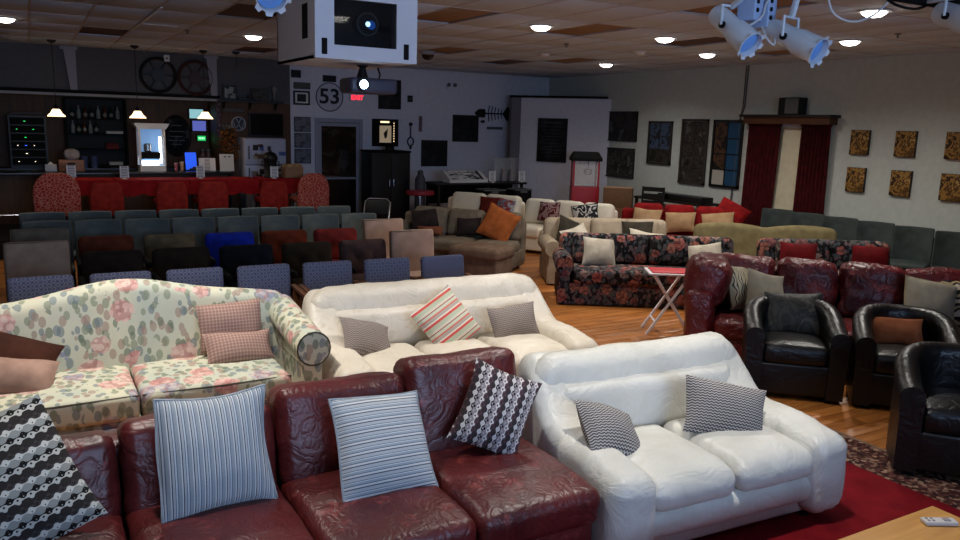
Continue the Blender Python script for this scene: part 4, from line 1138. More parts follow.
for i, x in enumerate((0.86, 1.03)):
    for k in range(2):
        o = obj('cup_stack', lathe([(0.055, 0), (0.065, 0.10), (0.07, 0.11), (0.062, 0.108), (0.05, 0.01)], 14), plain('cup blue', (70, 78, 110), 0.6), None, (x, 16.62, BT + 0.001 + k * 0.112))
        tag(o, 'blue grey stacked cups on the back counter', 'cups', 'cup stacks on the back counter')
o = obj('wooden_crate', bx(-0.2, 0.2, -0.12, 0.12, 0, 0.2, 0.008), wood('crate wood', (140, 96, 62), (110, 72, 46), 'X'), None, (0.60, 15.62, CT))
tag(o, 'small brown wooden crate on the bar counter', 'crate'); obj('crate_slot', bx(-0.06, 0.06, -0.124, -0.12, 0.12, 0.15), m_blackm, o)
o = obj('cloth_heap', cush(0.26, 0.2, 0.14, 0.06, 0.03, 0.03, 0.03, 5).mv(0, 0, 0.08), fabric('grey white cloth', (150, 150, 156)), None, (0.62, 15.62, CT + 0.205))
tag(o, 'crumpled grey white cloth on top of the wooden crate', 'cloth')
o = obj('napkin_box', bx(-0.09, 0.09, -0.06, 0.06, 0, 0.12, 0.01), plain('napkin box', (170, 176, 190), 0.7), None, (0.28, 15.55, CT))
tag(o, 'pale napkin box on the bar counter', 'box'); obj('napkin', prism([(-0.05, 0.12), (0.05, 0.12), (0.0, 0.17)], -0.01, 0.01, 'Y'), m_offw, o)
# lit food warmer
t = thing('food_warmer', 'lit glass food warmer glowing on the bar', 'display case', (1.93, 15.70, CT))
obj('base', bx(-0.22, 0.22, -0.18, 0.18, 0, 0.10), m_white, t)
g = G()
for x in (-0.21, 0.21):
    for y in (-0.17, 0.17): g.add(bx(x - 0.015, x + 0.015, y - 0.015, y + 0.015, 0.1, 0.76))
obj('corner_post', g, m_white, t)
obj('roof', prism([(-0.24, 0.76), (0.24, 0.76), (0.30, 0.86), (-0.30, 0.86)], -0.22, 0.2, 'Y'), plain('warmer top', (190, 200, 214), 0.5), t)
obj('back_panel', bx(-0.2, 0.2, 0.15, 0.165, 0.1, 0.76), emit('warmer back light', (120, 160, 205), 0.45), t)
for x in (-0.213, 0.213): obj('side_glass', bx(x - 0.003, x + 0.003, -0.16, 0.16, 0.1, 0.76), m_glass, t)
obj('light_tube', rod((0.15, -0.05, 0.14), (0.15, -0.05, 0.62), 0.022), emit('warmer tube', (235, 245, 255), 6), t)
obj('light_tube', rod((-0.17, -0.02, 0.15), (0.12, -0.02, 0.15), 0.035), emit('warmer tube', (235, 245, 255), 6), t)
obj('rack_shelf', bx(-0.19, 0.14, -0.12, 0.12, 0.22, 0.34), m_blackm, t)
obj('kettle', lathe([(0.05, 0), (0.07, 0.02), (0.07, 0.13), (0.05, 0.15)], 14).mv(-0.06, 0, 0.345), m_steel, t)
# chalkboard
o = obj('chalkboard', G(), m_blackm, None, (2.60, YB + 1.16, 1.74)) if False else None
prof = [(0.27 * math.cos(a) * (1 if math.sin(a) > 0 else 1.0), 0.40 * math.sin(a)) for a in [2 * math.pi * i / 32 for i in range(32)]]
t = thing('menu_chalkboard', 'oval black chalkboard on the wooden alcove wall', 'chalkboard', (2.60, YB + 1.18, 1.76))
obj('board', prism(prof, -0.02, 0.0, 'Y'), blotch('chalk scribble', [(14, 14, 15), (22, 22, 24), (60, 60, 62)], 7, 0.9), t)
obj('board_frame', tube([(x, -0.015, z) for x, z in prof], 0.022, 6, True), m_darkwood, t)
for i, (z, w_) in enumerate(((0.2, 0.1), (0.08, 0.14), (-0.02, 0.12), (-0.1, 0.16), (-0.18, 0.1))): obj('chalk_line', bx(-w_, w_, -0.023, -0.02, z, z + 0.014), plain('chalk', (110, 112, 116), 0.9), t)
# monitors
for nm, x, z, w_, h_, m, lb in (('monitor', 3.0, 2.21, 0.30, 0.18, emit('cyan screen', (150, 205, 210), 0.8), 'small pale cyan screen behind the pendant lamp'),
                            ('monitor', 3.03, 1.97, 0.26, 0.20, emit('violet screen', (105, 115, 205), 0.6), 'small violet screen under the pale cyan one'),
                            ('open_sign', 3.07, 1.72, 0.16, 0.10, emit('green sign', (30, 190, 90), 0.9), 'small glowing green sign on the alcove wall')):
    t = thing(nm, lb, 'screen' if nm == 'monitor' else 'sign', (x, 17.05, z))
    obj('housing', bx(-w_ / 2 - 0.015, w_ / 2 + 0.015, 0, 0.13, -h_ / 2 - 0.015, h_ / 2 + 0.015), m_black, t)
    s_ = obj('screen', bx(-w_ / 2, w_ / 2, -0.006, 0.0, -h_ / 2, h_ / 2), m, t)
    if nm == 'open_sign':
        for k in range(4): obj('glyph', bx(-0.06 + k * 0.032, -0.042 + k * 0.032, -0.009, -0.006, -0.02, 0.022), emit('green glyph', (170, 255, 200), 1.5), s_)
# hanging garland at the end of the alcove
t = thing('garland', 'pale hanging garland at the end of the bar alcove', 'garland', (3.20, 15.93, 1.78))
for i in range(7): obj('bead_cluster', cush(0.09, 0.07, 0.10, 0.034, 0.03, 0, 0.015, i).mv(0.01 * (-1) ** i, 0, 0.62 - i * 0.1), fabric('garland pale', (96, 80, 92)), t)
obj('cord', rod((0, 0, 0), (0, 0, 0.68), 0.006), m_grey, t)
# bits on the bar below the chalkboard
for x, h_, w_, c, lb in ((2.34, 0.14, 0.06, (170, 90, 100), 'pink cup on the bar next to the food warmer'), (2.44, 0.16, 0.07, (190, 150, 120), 'tan cup on the bar beside the pink cup')):
    o = obj('cup', lathe([(w_ * 0.4, 0), (w_ * 0.55, h_), (w_ * 0.5, h_), (w_ * 0.36, 0.01)], 12), plain(lb, c, 0.6), None, (x, 15.62, CT)); tag(o, lb, 'cup')
    obj('cup_rim', tube([(w_ * 0.55 * math.cos(a), w_ * 0.55 * math.sin(a), h_) for a in [2 * math.pi * i / 12 for i in range(12)]], 0.004, 5, True), m_white, o)
t = thing('blue_lit_sign', 'blue glowing tilted display on the bar', 'display', (2.62, 15.65, CT), 8)
obj('panel', bx(-0.10, 0.10, 0, 0.02, 0.02, 0.34).rot('X', -8), emit('blue display', (40, 90, 235), 0.9), t); obj('stand', bx(-0.11, 0.11, -0.03, 0.10, 0, 0.02), m_black, t)
t = thing('cream_notice', 'cream notice board standing on the bar beside the blue display', 'notice', (2.90, 15.62, CT), -4)
obj('sheet', bx(-0.15, 0.15, 0, 0.012, 0.0, 0.24).rot('X', -10), kq.m, t); obj('easel', bx(-0.1, 0.1, 0.03, 0.09, 0, 0.01), m_white, t)
t = thing('white_notice', 'tall white notice board at the end of the bar counter', 'notice', (3.24, 15.50, CT), 0)
obj('sheet', bx(-0.13, 0.13, 0, 0.012, 0.0, 0.32).rot('X', -6), m_offw, t); obj('easel', bx(-0.1, 0.1, 0.03, 0.09, 0, 0.01), m_white, t)
for x in (-0.05, 0.03): obj('print_mark', bx(x, x + 0.04, -0.004, 0.0, 0.26, 0.28).rot('X', -6), m_black, t)
o = obj('toy_car', bx(-0.13, 0.13, -0.05, 0.05, 0.02, 0.06, 0.012), m_black, None, (2.66, 15.36, CT)); obj('car_roof', bx(-0.07, 0.07, -0.045, 0.045, 0.06, 0.09, 0.012), m_black, o); tag(o, 'small black model car on the edge of the bar', 'model car')
for x in (3.03, 3.14):
    o = obj('glass_jar', lathe([(0.05, 0), (0.055, 0.01), (0.055, 0.26), (0.035, 0.3), (0.035, 0.34)], 14), plain('dusky jar', (86, 66, 66), 0.2), None, (x, 16.75, BT)); tag(o, 'dusky glass jar on the back counter', 'jar', 'jars on the back counter')
    obj('jar_lid', lathe([(0.04, 0.34), (0.04, 0.37)], 12), m_grey, o)
# dried flower arrangement
t = thing('dried_flowers', 'autumn coloured dried flower arrangement beside the refrigerator', 'flowers', (3.33, 15.72, PZ))
obj('stand', lathe([(0.12, 0), (0.12, 0.02), (0.03, 0.04), (0.03, 0.85), (0.10, 0.9), (0.11, 1.02)], 14), m_darkwood, t)
lf = G(); random.seed(3)
for i in range(150):
    a = random.uniform(0, 6.28); r = 0.21 * random.random() ** 0.5; z = 1.05 + random.random() * 0.62
    r *= 1 - abs(z - 1.3) * 0.9
    q = rbox(0.055, 0.012, 0.035, 0.005, 10, 1).rot('X', random.uniform(-60, 60)).rot('Z', random.uniform(0, 180)).mv(r * math.cos(a), r * math.sin(a) * 0.7, z)
    lf.add(q)
lo = obj('blossoms', lf, blotch('autumn leaves', [(96, 52, 18), (140, 84, 30), (70, 50, 22), (120, 40, 20)], 6, 0.8), t); lo['kind'] = 'stuff'

# pendants
m_shade = emit('lit glass shade', (255, 214, 160), 3.2)
for x, y, zb, lb in ((0.40, 14.8, 2.09, 'lit bell pendant lamp hanging before the audio rack'), (1.63, 14.8, 2.10, 'lit bell pendant lamp hanging before the food warmer'), (2.75, 14.85, 2.12, 'lit bell pendant lamp hanging before the pale cyan screen')):
    t = thing('pendant_lamp', lb, 'lamp', (x, y, zb), 0, 'bell pendants over the bar')
    obj('shade', lathe([(0.135, 0.0), (0.125, 0.02), (0.085, 0.06), (0.055, 0.115), (0.045, 0.12), (0.075, 0.058), (0.12, 0.012)], 20), m_shade, t)
    obj('socket', lathe([(0.045, 0.118), (0.03, 0.17), (0.012, 0.19)], 12), m_black, t)
    obj('cord', rod((0, 0, 0.18), (0, 0, ZC - zb), 0.006, 6), m_black, t)
    obj('ceiling_cup', lathe([(0.02, ZC - zb - 0.05), (0.07, ZC - zb - 0.02), (0.07, ZC - zb)], 14), m_black, t)
    l = bpy.data.lights.new('pendant_bulb', 'POINT'); l.energy = 3.0; l.color = (1, 0.75, 0.45); l.shadow_soft_size = 0.04
    lo = bpy.data.objects.new('pendant_bulb', l); COL.objects.link(lo); lo.parent = t; lo.location = (0, 0, -0.03)
t = thing('pendant_rod', 'bare black pendant cord hanging before the wall shelf', 'lamp', (3.26, 14.6, 2.7))
obj('cord', rod((0, 0, 0.3), (0, 0, ZC - 2.7), 0.006, 6), m_black, t); obj('ceiling_cup', lathe([(0.02, 0.55), (0.07, 0.58), (0.07, 0.6)], 14), m_black, t)

# film reels on the bar wall
for x, z, m, lb in ((2.14, 2.89, m_black, 'black spoked film reel on the shaded wall over the bar'), (2.80, 2.875, plain('dark red reel', (58, 30, 30), 0.5), 'dark red spoked film reel beside the black one')):
    t = thing('film_reel', lb, 'film reel', (x, YB - 0.04, z))
    R = 0.30
    obj('rim', tube([(R * math.cos(a), 0, R * math.sin(a)) for a in [2 * math.pi * i / 36 for i in range(36)]], 0.034, 6, True), m, t)
    obj('hub', lathe([(0.115, -0.03), (0.115, 0.03)], 20, 'Y'), m, t)
    for k in range(6):
        a = math.radians(60 * k); obj('spoke', bar((0.07 * math.cos(a), 0, 0.07 * math.sin(a)), (R * math.cos(a), 0, R * math.sin(a)), 0.058, 0.03), m, t)

# wall shelf over the television
t = thing('wall_shelf', 'dark wooden wall shelf over the television', 'shelf', (3.80, YB, 2.43))
obj('shelf_board', bx(-0.62, 0.62, -0.24, 0, 0.02, 0.06), m_darkwood, t)
for x in (-0.5, 0.0, 0.5): obj('bracket', prism([(-0.2, 0.02), (0, 0.02), (0, -0.12)], x - 0.015, x + 0.015), m_darkwood, t)

def picture(name, label, cat, c, w_, h_, wall, mat, fm=None, fw=0.03, dep=0.03, rz=None, mat2=None, group=None):
    """framed flat picture: wall 'B' back wall (faces -Y), 'R' right wall (faces -X), or an angle"""
    rzz = {'B': 0, 'R': -90}.get(wall, wall)
    t = thing(name, label, cat, c, rzz, group)
    if fm:
        g = bx(-w_ / 2, w_ / 2, -dep, 0, h_ / 2 - fw, h_ / 2); g.add(bx(-w_ / 2, w_ / 2, -dep, 0, -h_ / 2, -h_ / 2 + fw))
        g.add(bx(-w_ / 2, -w_ / 2 + fw, -dep, 0, -h_ / 2 + fw, h_ / 2 - fw)); g.add(bx(w_ / 2 - fw, w_ / 2, -dep, 0, -h_ / 2 + fw, h_ / 2 - fw))
        obj('picture_frame', g, fm, t)
    obj('picture', bx(-w_ / 2 + fw * 0.9, w_ / 2 - fw * 0.9, -dep * 0.6, -0.001, -h_ / 2 + fw * 0.9, h_ / 2 - fw * 0.9), mat, t)
    if mat2:
        obj('mount', bx(-w_ * 0.27, w_ * 0.27, -dep * 0.6 - 0.003, -dep * 0.6, -h_ * 0.27, h_ * 0.27), mat2, t)
    return t
pb = blotch('grey poster', [(40, 42, 48), (58, 60, 66), (30, 32, 38), (76, 76, 80)], 4, 0.5)
pd = blotch('dark poster', [(16, 17, 20), (26, 28, 34), (40, 42, 50)], 4, 0.35)
bwp = blotch('bw photo', [(30, 30, 30), (150, 150, 148), (60, 60, 60)], 6, 0.5)
# things on the wall shelf
picture('framed_photo', 'black framed photo standing on the wall shelf by the pilaster', 'picture', (3.41, YB - 0.10, 2.63), 0.26, 0.27, 'B', bwp, m_black, 0.03)
o = picture('framed_photo', 'wide dark picture standing on the wall shelf', 'picture', (3.98, YB - 0.10, 2.61), 0.34, 0.24, 'B', blotch('brown photo', [(34, 30, 26), (70, 62, 54), (46, 40, 36)], 7, 0.5), m_darkwood, 0.02)
o = obj('trophy', lathe([(0.05, 0), (0.05, 0.03), (0.015, 0.06), (0.02, 0.14), (0.05, 0.2), (0.055, 0.28), (0.02, 0.31)], 14), plain('pewter', (110, 110, 112), 0.4), None, (4.27, YB - 0.12, 2.491)); tag(o, 'grey trophy at the end of the wall shelf', 'trophy'); obj('trophy_base', box(0.1, 0.1, 0.02, 0, 0, 0.011), m_black, o)
o = obj('toy_train', bx(-0.16, 0.16, -0.04, 0.04, 0, 0.06, 0.01), m_black, None, (3.71, YB - 0.14, 2.492)); obj('cab', bx(0.04, 0.13, -0.035, 0.035, 0.06, 0.11, 0.008), m_black, o); tag(o, 'low black ornament lying on the wall shelf', 'ornament')
# under the shelf
picture('plaque', 'long grey plaque on the wood panelling under the shelf', 'plaque', (3.50, YB - 0.001, 2.30), 0.42, 0.09, 'B', plain('grey plaque', (74, 70, 66), 0.6), m_darkwood, 0.012)
picture('framed_photo', 'small pale framed photo beside the round emblem', 'picture', (3.36, YB - 0.001, 1.97), 0.22, 0.14, 'B', blotch('pale photo', [(150, 136, 110), (80, 66, 50)], 9, 0.5), m_black, 0.02)
t = thing('round_emblem', 'round white car emblem sign on the wood panelling', 'emblem', (3.58, YB - 0.02, 2.04))
m_emb = plain('emblem silver', (150, 154, 166), 0.4)
obj('disc', lathe([(0.13, 0.0), (0.13, 0.012)], 28, 'Y'), plain('emblem dark', (36, 38, 48), 0.5), t)
obj('ring', tube([(0.13 * math.cos(a), -0.012, 0.13 * math.sin(a)) for a in [2 * math.pi * i / 28 for i in range(28)]], 0.014, 6, True), m_emb, t)
obj('monogram', G().add(bar((-0.05, -0.016, 0.11), (0, -0.016, 0.01), 0.02, 0.01)).add(bar((0.05, -0.016, 0.11), (0, -0.016, 0.01), 0.02, 0.01))
    .add(bar((-0.11, -0.016, 0.05), (-0.05, -0.016, -0.10), 0.02, 0.01)).add(bar((-0.05, -0.016, -0.10), (0, -0.016, -0.01), 0.02, 0.01))
    .add(bar((0, -0.016, -0.01), (0.05, -0.016, -0.10), 0.02, 0.01)).add(bar((0.05, -0.016, -0.10), (0.11, -0.016, 0.05), 0.02, 0.01)), m_emb, t)
t = thing('television', 'black flat television above the refrigerator', 'television', (4.11, YB, 2.03))
obj('housing', bx(-0.34, 0.34, -0.09, -0.03, -0.23, 0.23, 0.01), m_black, t); obj('screen', bx(-0.32, 0.32, -0.094, -0.09, -0.20, 0.21), m_dkglass, t); obj('wall_mount', bx(-0.1, 0.1, -0.03, 0, -0.1, 0.1), m_grey, t)
# refrigerator with magnets
t = thing('refrigerator', 'white top-freezer refrigerator covered with magnets and notes', 'refrigerator', (3.96, 15.70, PZ))
m_frg = plain('fridge white', (168, 174, 196), 0.4)
obj('body', bx(-0.40, 0.40, -0.22, 0.28, 0.02, 1.50, 0.01), m_frg, t)
for z0, z1 in ((0.06, 0.98), (1.0, 1.49)):
    dr = obj('door', bx(-0.395, 0.395, -0.28, -0.225, z0, z1, 0.015), m_frg, t)
    obj('handle', rod((-0.33, -0.31, z0 + 0.1 if z0 > 0.5 else z1 - 0.4), (-0.33, -0.31, z0 + 0.35 if z0 > 0.5 else z1 - 0.05), 0.014), m_grey, dr)
    random.seed(int(z0 * 10) + 4)
    for k in range(8):
        x, z = random.uniform(-0.26, 0.33), random.uniform(max(z0, 0.7) + 0.06, z1 - 0.06)
        obj('magnet', rbox(random.uniform(0.05, 0.13), 0.006, random.uniform(0.05, 0.11), 0.002, 10, 1).mv(x, -0.283, z), plain('magnet%d' % (k % 5), [(30, 30, 34), (120, 96, 80), (70, 90, 150), (160, 150, 130), (90, 60, 50)][k % 5], 0.6), dr)
# coffee urn, basket and box on the red table by the fridge
t = thing('coffee_urn', 'black coffee urn with a domed lid on the red table', 'urn', (3.86, 14.72, ZT))
obj('body', lathe([(0.13, 0), (0.13, 0.03), (0.115, 0.05), (0.115, 0.30), (0.135, 0.33), (0.135, 0.38), (0.09, 0.45), (0.03, 0.47), (0.03, 0.50)], 20), m_black, t)
obj('tap', rod((0, -0.11, 0.09), (0, -0.18, 0.08), 0.014), m_steel, t)
for s_ in (-1, 1): obj('handle', tube([(s_ * 0.11, 0, 0.3), (s_ * 0.16, 0, 0.29), (s_ * 0.16, 0, 0.22), (s_ * 0.11, 0, 0.21)], 0.010, 6), m_black, t)
t = thing('bread_box', 'open cardboard box of tan packets on the red table', 'box', (4.24, 14.62, ZT), 6)
m_crd = plain('cardboard', (150, 116, 88), 0.85, var=0.1)
g = bx(-0.17, 0.17, -0.12, -0.108, 0, 0.20); g.add(bx(-0.17, 0.17, 0.108, 0.12, 0, 0.20)); g.add(bx(-0.17, -0.158, -0.108, 0.108, 0, 0.2)); g.add(bx(0.158, 0.17, -0.108, 0.108, 0, 0.2)); g.add(bx(-0.17, 0.17, -0.12, 0.12, 0, 0.01))
obj('box_body', g, m_crd, t)
for k in range(6): obj('packet', cush(0.12, 0.06, 0.1, 0.02, 0.05, 0.005, 0.004, k).rot('Z', 20 * (k % 3) - 20).mv(-0.12 + 0.048 * k, 0.03 * (-1) ** k, 0.20), fabric('tan packet', (196, 160, 110), (150, 112, 70)), t)
t = thing('paper_box', 'white paper box on the red table by the damask chair', 'box', (4.52, 14.85, PZ + 0.0), 0) if False else None
o = obj('white_carton', bx(-0.12, 0.12, -0.09, 0.09, 0, 0.16, 0.006), plain('white carton', (176, 178, 190), 0.7), None, (4.36, 14.95, ZT)); obj('flap', bx(-0.12, 0.12, -0.16, -0.09, 0.15, 0.156).rot('X', 0), plain('white carton', (176, 178, 190), 0.7), o); tag(o, 'small white carton behind the cardboard box on the red table', 'box')

# ------------------------------------------------------------------ back wall right of the bar
Yw = YB - 0.001
t = thing('number_sign', 'round white sign with the number 53 over the door', 'sign', (5.44, Yw, 2.63))
m_sgn = plain('sign white', (190, 192, 204), 0.6); m_ink = plain('sign ink', (22, 24, 34), 0.6)
obj('disc', lathe([(0.30, 0), (0.30, 0.012)], 36, 'Y'), m_sgn, t)
obj('ring', tube([(0.285 * math.cos(a), -0.014, 0.285 * math.sin(a)) for a in [2 * math.pi * i / 40 for i in range(40)]], 0.010, 6, True), m_ink, t)
tg = text_geo('53', 0.42, 0.004); tg.V[:, 0] *= 1.08; tb = tg.cp(); 
obj('numerals', tg.mv(0, -0.018, 0), m_ink, t, flat=True)
picture('small_plaque', 'small dark plaque above the 53 sign', 'plaque', (5.44, Yw, 3.0), 0.28, 0.13, 'B', pd, m_black, 0.01)
picture('small_plaque', 'small black plaque high by the ceiling left of the 53 sign', 'plaque', (4.74, Yw, 3.06), 0.2, 0.15, 'B', pd, m_black, 0.01)
picture('green_plaque', 'long grey green plaque above the double-mounted frame', 'plaque', (4.86, Yw, 2.83), 0.34, 0.13, 'B', plain('plaque green', (70, 76, 70), 0.6), m_black, 0.008)
picture('mounted_frame', 'black frame with white mount around a dark square', 'picture', (4.85, Yw, 2.59), 0.34, 0.28, 'B', m_offw, m_black, 0.035, mat2=plain('dark art', (24, 26, 24), 0.5))
for z, lb in ((2.06, 'grey photo, topmost of the column beside the door'), (1.74, 'grey photo, middle of the column beside the door'), (1.42, 'grey photo, lowest of the column beside the door')):
    picture('column_photo', lb, 'picture', (4.86, Yw, z), 0.34, 0.30, 'B', blotch('dim grey photo', [(84, 86, 96), (110, 112, 122), (70, 72, 82)], 5, 0.5), m_black, 0.012)
t = thing('exit_sign', 'red glowing EXIT sign above the door', 'exit sign', (6.03, Yw, 2.64))
obj('housing', bx(-0.17, 0.17, -0.05, 0, -0.07, 0.07, 0.006), m_wallb, t)
obj('letters', text_geo('EXIT', 0.13, 0.003).mv(0, -0.053, 0), emit('exit red', (255, 40, 60), 2.2), t, flat=True)
picture('tall_poster', 'dark film poster right of the 53 sign', 'poster', (6.78, Yw, 2.74), 0.52, 0.62, 'B', pd, m_black, 0.02)
picture('framed_print', 'square black framed picture near the fish skeleton', 'picture', (8.65, Yw, 2.065), 0.66, 0.60, 'B', pd, m_black, 0.05)
picture('framed_print', 'square black framed picture above the striped board', 'picture', (7.87, Yw, 1.50), 0.64, 0.58, 'B', pd, m_black, 0.05)
t = thing('wall_switch', 'small dark wall box right of the film poster', 'switch', (7.26, Yw, 2.67)); obj('plate', bx(-0.06, 0.06, -0.03, 0, -0.07, 0.07, 0.005), m_black, t); obj('knob', lathe([(0.02, 0), (0.015, 0.02)], 10, 'Y').mv(0, -0.03, 0), m_grey, t)
t = thing('wall_ornament', 'dark hanging wall ornament with a round loop', 'ornament', (7.28, Yw - 0.02, 1.75))
obj('loop', tube([(0.07 * math.cos(a), 0, 0.09 * math.sin(a)) for a in [2 * math.pi * i / 20 for i in range(20)]], 0.016, 6, True), m_black, t)
obj('stem', rod((0, 0, 0.09), (0, 0, 0.33), 0.016), m_black, t); obj('finial', lathe([(0.01, 0.33), (0.045, 0.36), (0.04, 0.40), (0.01, 0.42)], 10), m_black, t); obj('drop', lathe([(0.01, -0.17), (0.035, -0.13), (0.01, -0.09)], 10), m_black, t)
t = thing('wall_thermometer', 'narrow grey wall thermometer plaque', 'plaque', (7.52, Yw, 2.14)); obj('plate', bx(-0.04, 0.04, -0.015, 0, -0.17, 0.17, 0.004), plain('thermo', (112, 100, 110), 0.6), t)
for k in range(3): obj('mark', bx(-0.025, 0.025, -0.018, -0.015, -0.12 + k * 0.1, -0.09 + k * 0.1), plain('thermo mark', (130, 60, 64), 0.6), t)
t = thing('emergency_light', 'faint grey emergency light high on the back wall', 'light', (8.24, Yw, 2.96)); obj('housing', bx(-0.10, 0.10, -0.06, 0, -0.04, 0.04, 0.01), m_wallb, t)
for s_ in (-1, 1): obj('lamp_head', lathe([(0.03, 0), (0.045, 0.05)], 12, 'Y').mv(s_ * 0.08, -0.05, 0.05), m_grey, t)
# fish skeleton wall sculpture
t = thing('fish_skeleton', 'black metal fish skeleton hanging on the back wall', 'wall art', (9.33, Yw - 0.02, 2.42))
obj('head', prism([(-0.46, 0.0), (-0.36, 0.09), (-0.2, 0.10), (-0.17, 0), (-0.2, -0.10), (-0.36, -0.09)], -0.02, 0.01, 'Y'), m_black, t)
obj('spine', rod((-0.18, 0, 0), (0.3, 0, 0), 0.016), m_black, t)
for k in range(5): 
    x = -0.1 + k * 0.085; h_ = 0.18 - 0.018 * k
    obj('rib', tube([(x + 0.03, 0, -h_), (x, 0, 0), (x + 0.03, 0, h_)], 0.011, 5), m_black, t)
obj('tail', prism([(0.28, 0.0), (0.42, 0.17), (0.46, 0.12), (0.45, -0.12), (0.42, -0.17)], -0.02, 0.01, 'Y'), m_black, t)
obj('name_strip', bx(-0.12, 0.3, -0.01, 0.01, -0.36, -0.30), plain('strip grey', (86, 88, 98), 0.6), t)
obj('small_fin', prism([(-0.3, -0.17), (-0.2, -0.15), (-0.18, -0.21), (-0.27, -0.22)], -0.01, 0.01, 'Y'), m_black, t)
# marquee lit picture behind the cabinet
t = thing('marquee_picture', 'lit picture edged with small bulbs behind the black cabinet', 'picture', (6.68, Yw, 1.94))
obj('backboard', bx(-0.30, 0.30, -0.04, 0, -0.30, 0.28), m_blackm, t)
obj('picture', bx(-0.14, 0.13, -0.046, -0.04, -0.22, 0.14), emit('lit art', (190, 170, 140), 0.35), t)
obj('figure', prism([(-0.05, -0.02), (0.05, 0.08), (0.03, -0.1), (-0.02, -0.14)], -0.05, -0.046, 'Y'), m_black, t)
for k in range(8): obj('bulb', lathe([(0.004, 0), (0.014, 0.012), (0.004, 0.024)], 8).mv(0.19, -0.05, -0.2 + k * 0.055), emit('marquee bulb', (255, 225, 180), 1.6), t)
obj('lit_strip', bx(-0.12, 0.08, -0.05, -0.04, 0.20, 0.235), emit('marquee bulb', (255, 225, 180), 1.6), t)
# black cabinet by the door
t = thing('black_cabinet', 'tall black cabinet beside the door', 'cabinet', (6.42, 15.35, 0))
obj('body', bx(-0.41, 0.44, -0.28, 0.30, 0.04, 1.54, 0.008), m_black, t); obj('plinth', bx(-0.39, 0.42, -0.25, 0.28, 0, 0.04), m_blackm, t)
for x0, x1, hx in ((-0.405, 0.012, -0.03), (0.02, 0.435, 0.06)):
    dr = obj('door', bx(x0, x1, -0.30, -0.281, 0.06, 1.52, 0.006), m_black, t)
    obj('handle', rod((hx, -0.325, 0.86), (hx, -0.325, 1.0), 0.010), m_steel, dr)
obj('crown', bx(-0.43, 0.46, -0.30, 0.31, 1.54, 1.58, 0.006), m_blackm, t)
o = obj('black_hat', lathe([(0.16, 0), (0.165, 0.012), (0.095, 0.02), (0.09, 0.12), (0.07, 0.135), (0.01, 0.138)], 20), m_blackm, None, (6.50, 15.30, 1.581)); tag(o, 'black hat on top of the black cabinet', 'hat'); obj('hat_band', lathe([(0.096, 0.022), (0.094, 0.045)], 20), m_black, o)

# long black table with equipment
t = thing('black_table', 'long black table along the back wall behind the cream loveseat', 'table', (8.35, 14.65, 0))
obj('tabletop', bx(-1.25, 0.95, -0.32, 0.32, 0.92, 0.96, 0.006), m_black, t)
for x in (-1.15, 0.0, 0.85):
    for y in (-0.26, 0.26): obj('leg', box(0.05, 0.05, 0.92, x, y, 0.46), m_black, t)
obj('modesty_panel', bx(-1.2, 0.9, 0.2, 0.22, 0.5, 0.92), m_blackm, t)
TB = 0.961
t = thing('striped_board', 'black and white lettered board tilted on the black table', 'sign', (7.93, 14.6, TB), 2)
obj('box', prism([(-0.16, 0), (0.16, 0), (0.16, 0.23), (-0.16, 0.06)], -0.46, 0.46), m_white, t)
kz = Mat('zebra print', 0.6); nz_ = kz.n('ShaderNodeTexNoise', {'Vector': kz.co(1, 0.0, sv=(1.4, 6, 18)), 'Scale': 3.0, 'Detail': 1.0, 'Distortion': 1.0}).outputs['Fac']
kz.col(kz.ramp(nz_, [(0, lin((16, 16, 18))), (0.48, lin((225, 225, 225)))], True))
pa = G([(-0.40, -0.155, 0.067), (0.30, -0.155, 0.067), (0.30, 0.15, 0.229), (-0.40, 0.15, 0.229)], [(0, 1, 2, 3)])
obj('print', pa, kz.m, t)
obj('dark_band', G([(0.30, -0.155, 0.068), (0.36, -0.155, 0.068), (0.36, 0.15, 0.230), (0.30, 0.15, 0.230)], [(0, 1, 2, 3)]), m_black, t)
menu(8.50, 14.45, TB, 'white menu card stand beside the tilted black and white board', 0, 1.1)
t = thing('acrylic_case', 'clear acrylic box standing on the black table', 'case', (9.02, 14.70, TB))
g = G()
for x in (-0.27, 0.27): g.add(bx(x - 0.004, x + 0.004, -0.12, 0.12, 0.0, 0.5))
g.add(bx(-0.27, 0.27, 0.116, 0.124, 0, 0.5)); g.add(bx(-0.27, 0.27, -0.12, 0.12, 0.496, 0.504))
obj('panel', g, m_glass, t)
for k in range(2): obj('figure', lathe([(0.05, 0), (0.06, 0.1), (0.03, 0.2), (0.045, 0.25), (0.01, 0.3)], 12).mv(-0.1 + 0.2 * k, 0, 0.01), plain('pale figure', (150, 140, 140), 0.6), t)
menu(9.22, 14.42, TB, 'white menu card stand in front of the acrylic box', 0, 1.1)
for x, lb, w_ in ((8.25, 'black crate of gear under the lettered board end of the black table', 0.5), (8.95, 'black crate of gear beside the black table before the acrylic box', 0.4)):
    t = thing('gear_crate', lb, 'crate', (x, 14.08, 0.0)); obj('body', bx(-w_ / 2, w_ / 2, -0.18, 0.18, 0, 0.84, 0.01), m_blackm, t)
    obj('rim', tube([(-w_ / 2, -0.18, 0.84), (w_ / 2, -0.18, 0.84), (w_ / 2, 0.18, 0.84), (-w_ / 2, 0.18, 0.84)], 0.014, 6, True), m_grey, t); obj('handle', bx(-0.08, 0.08, -0.19, -0.18, 0.78, 0.82), m_grey, t)
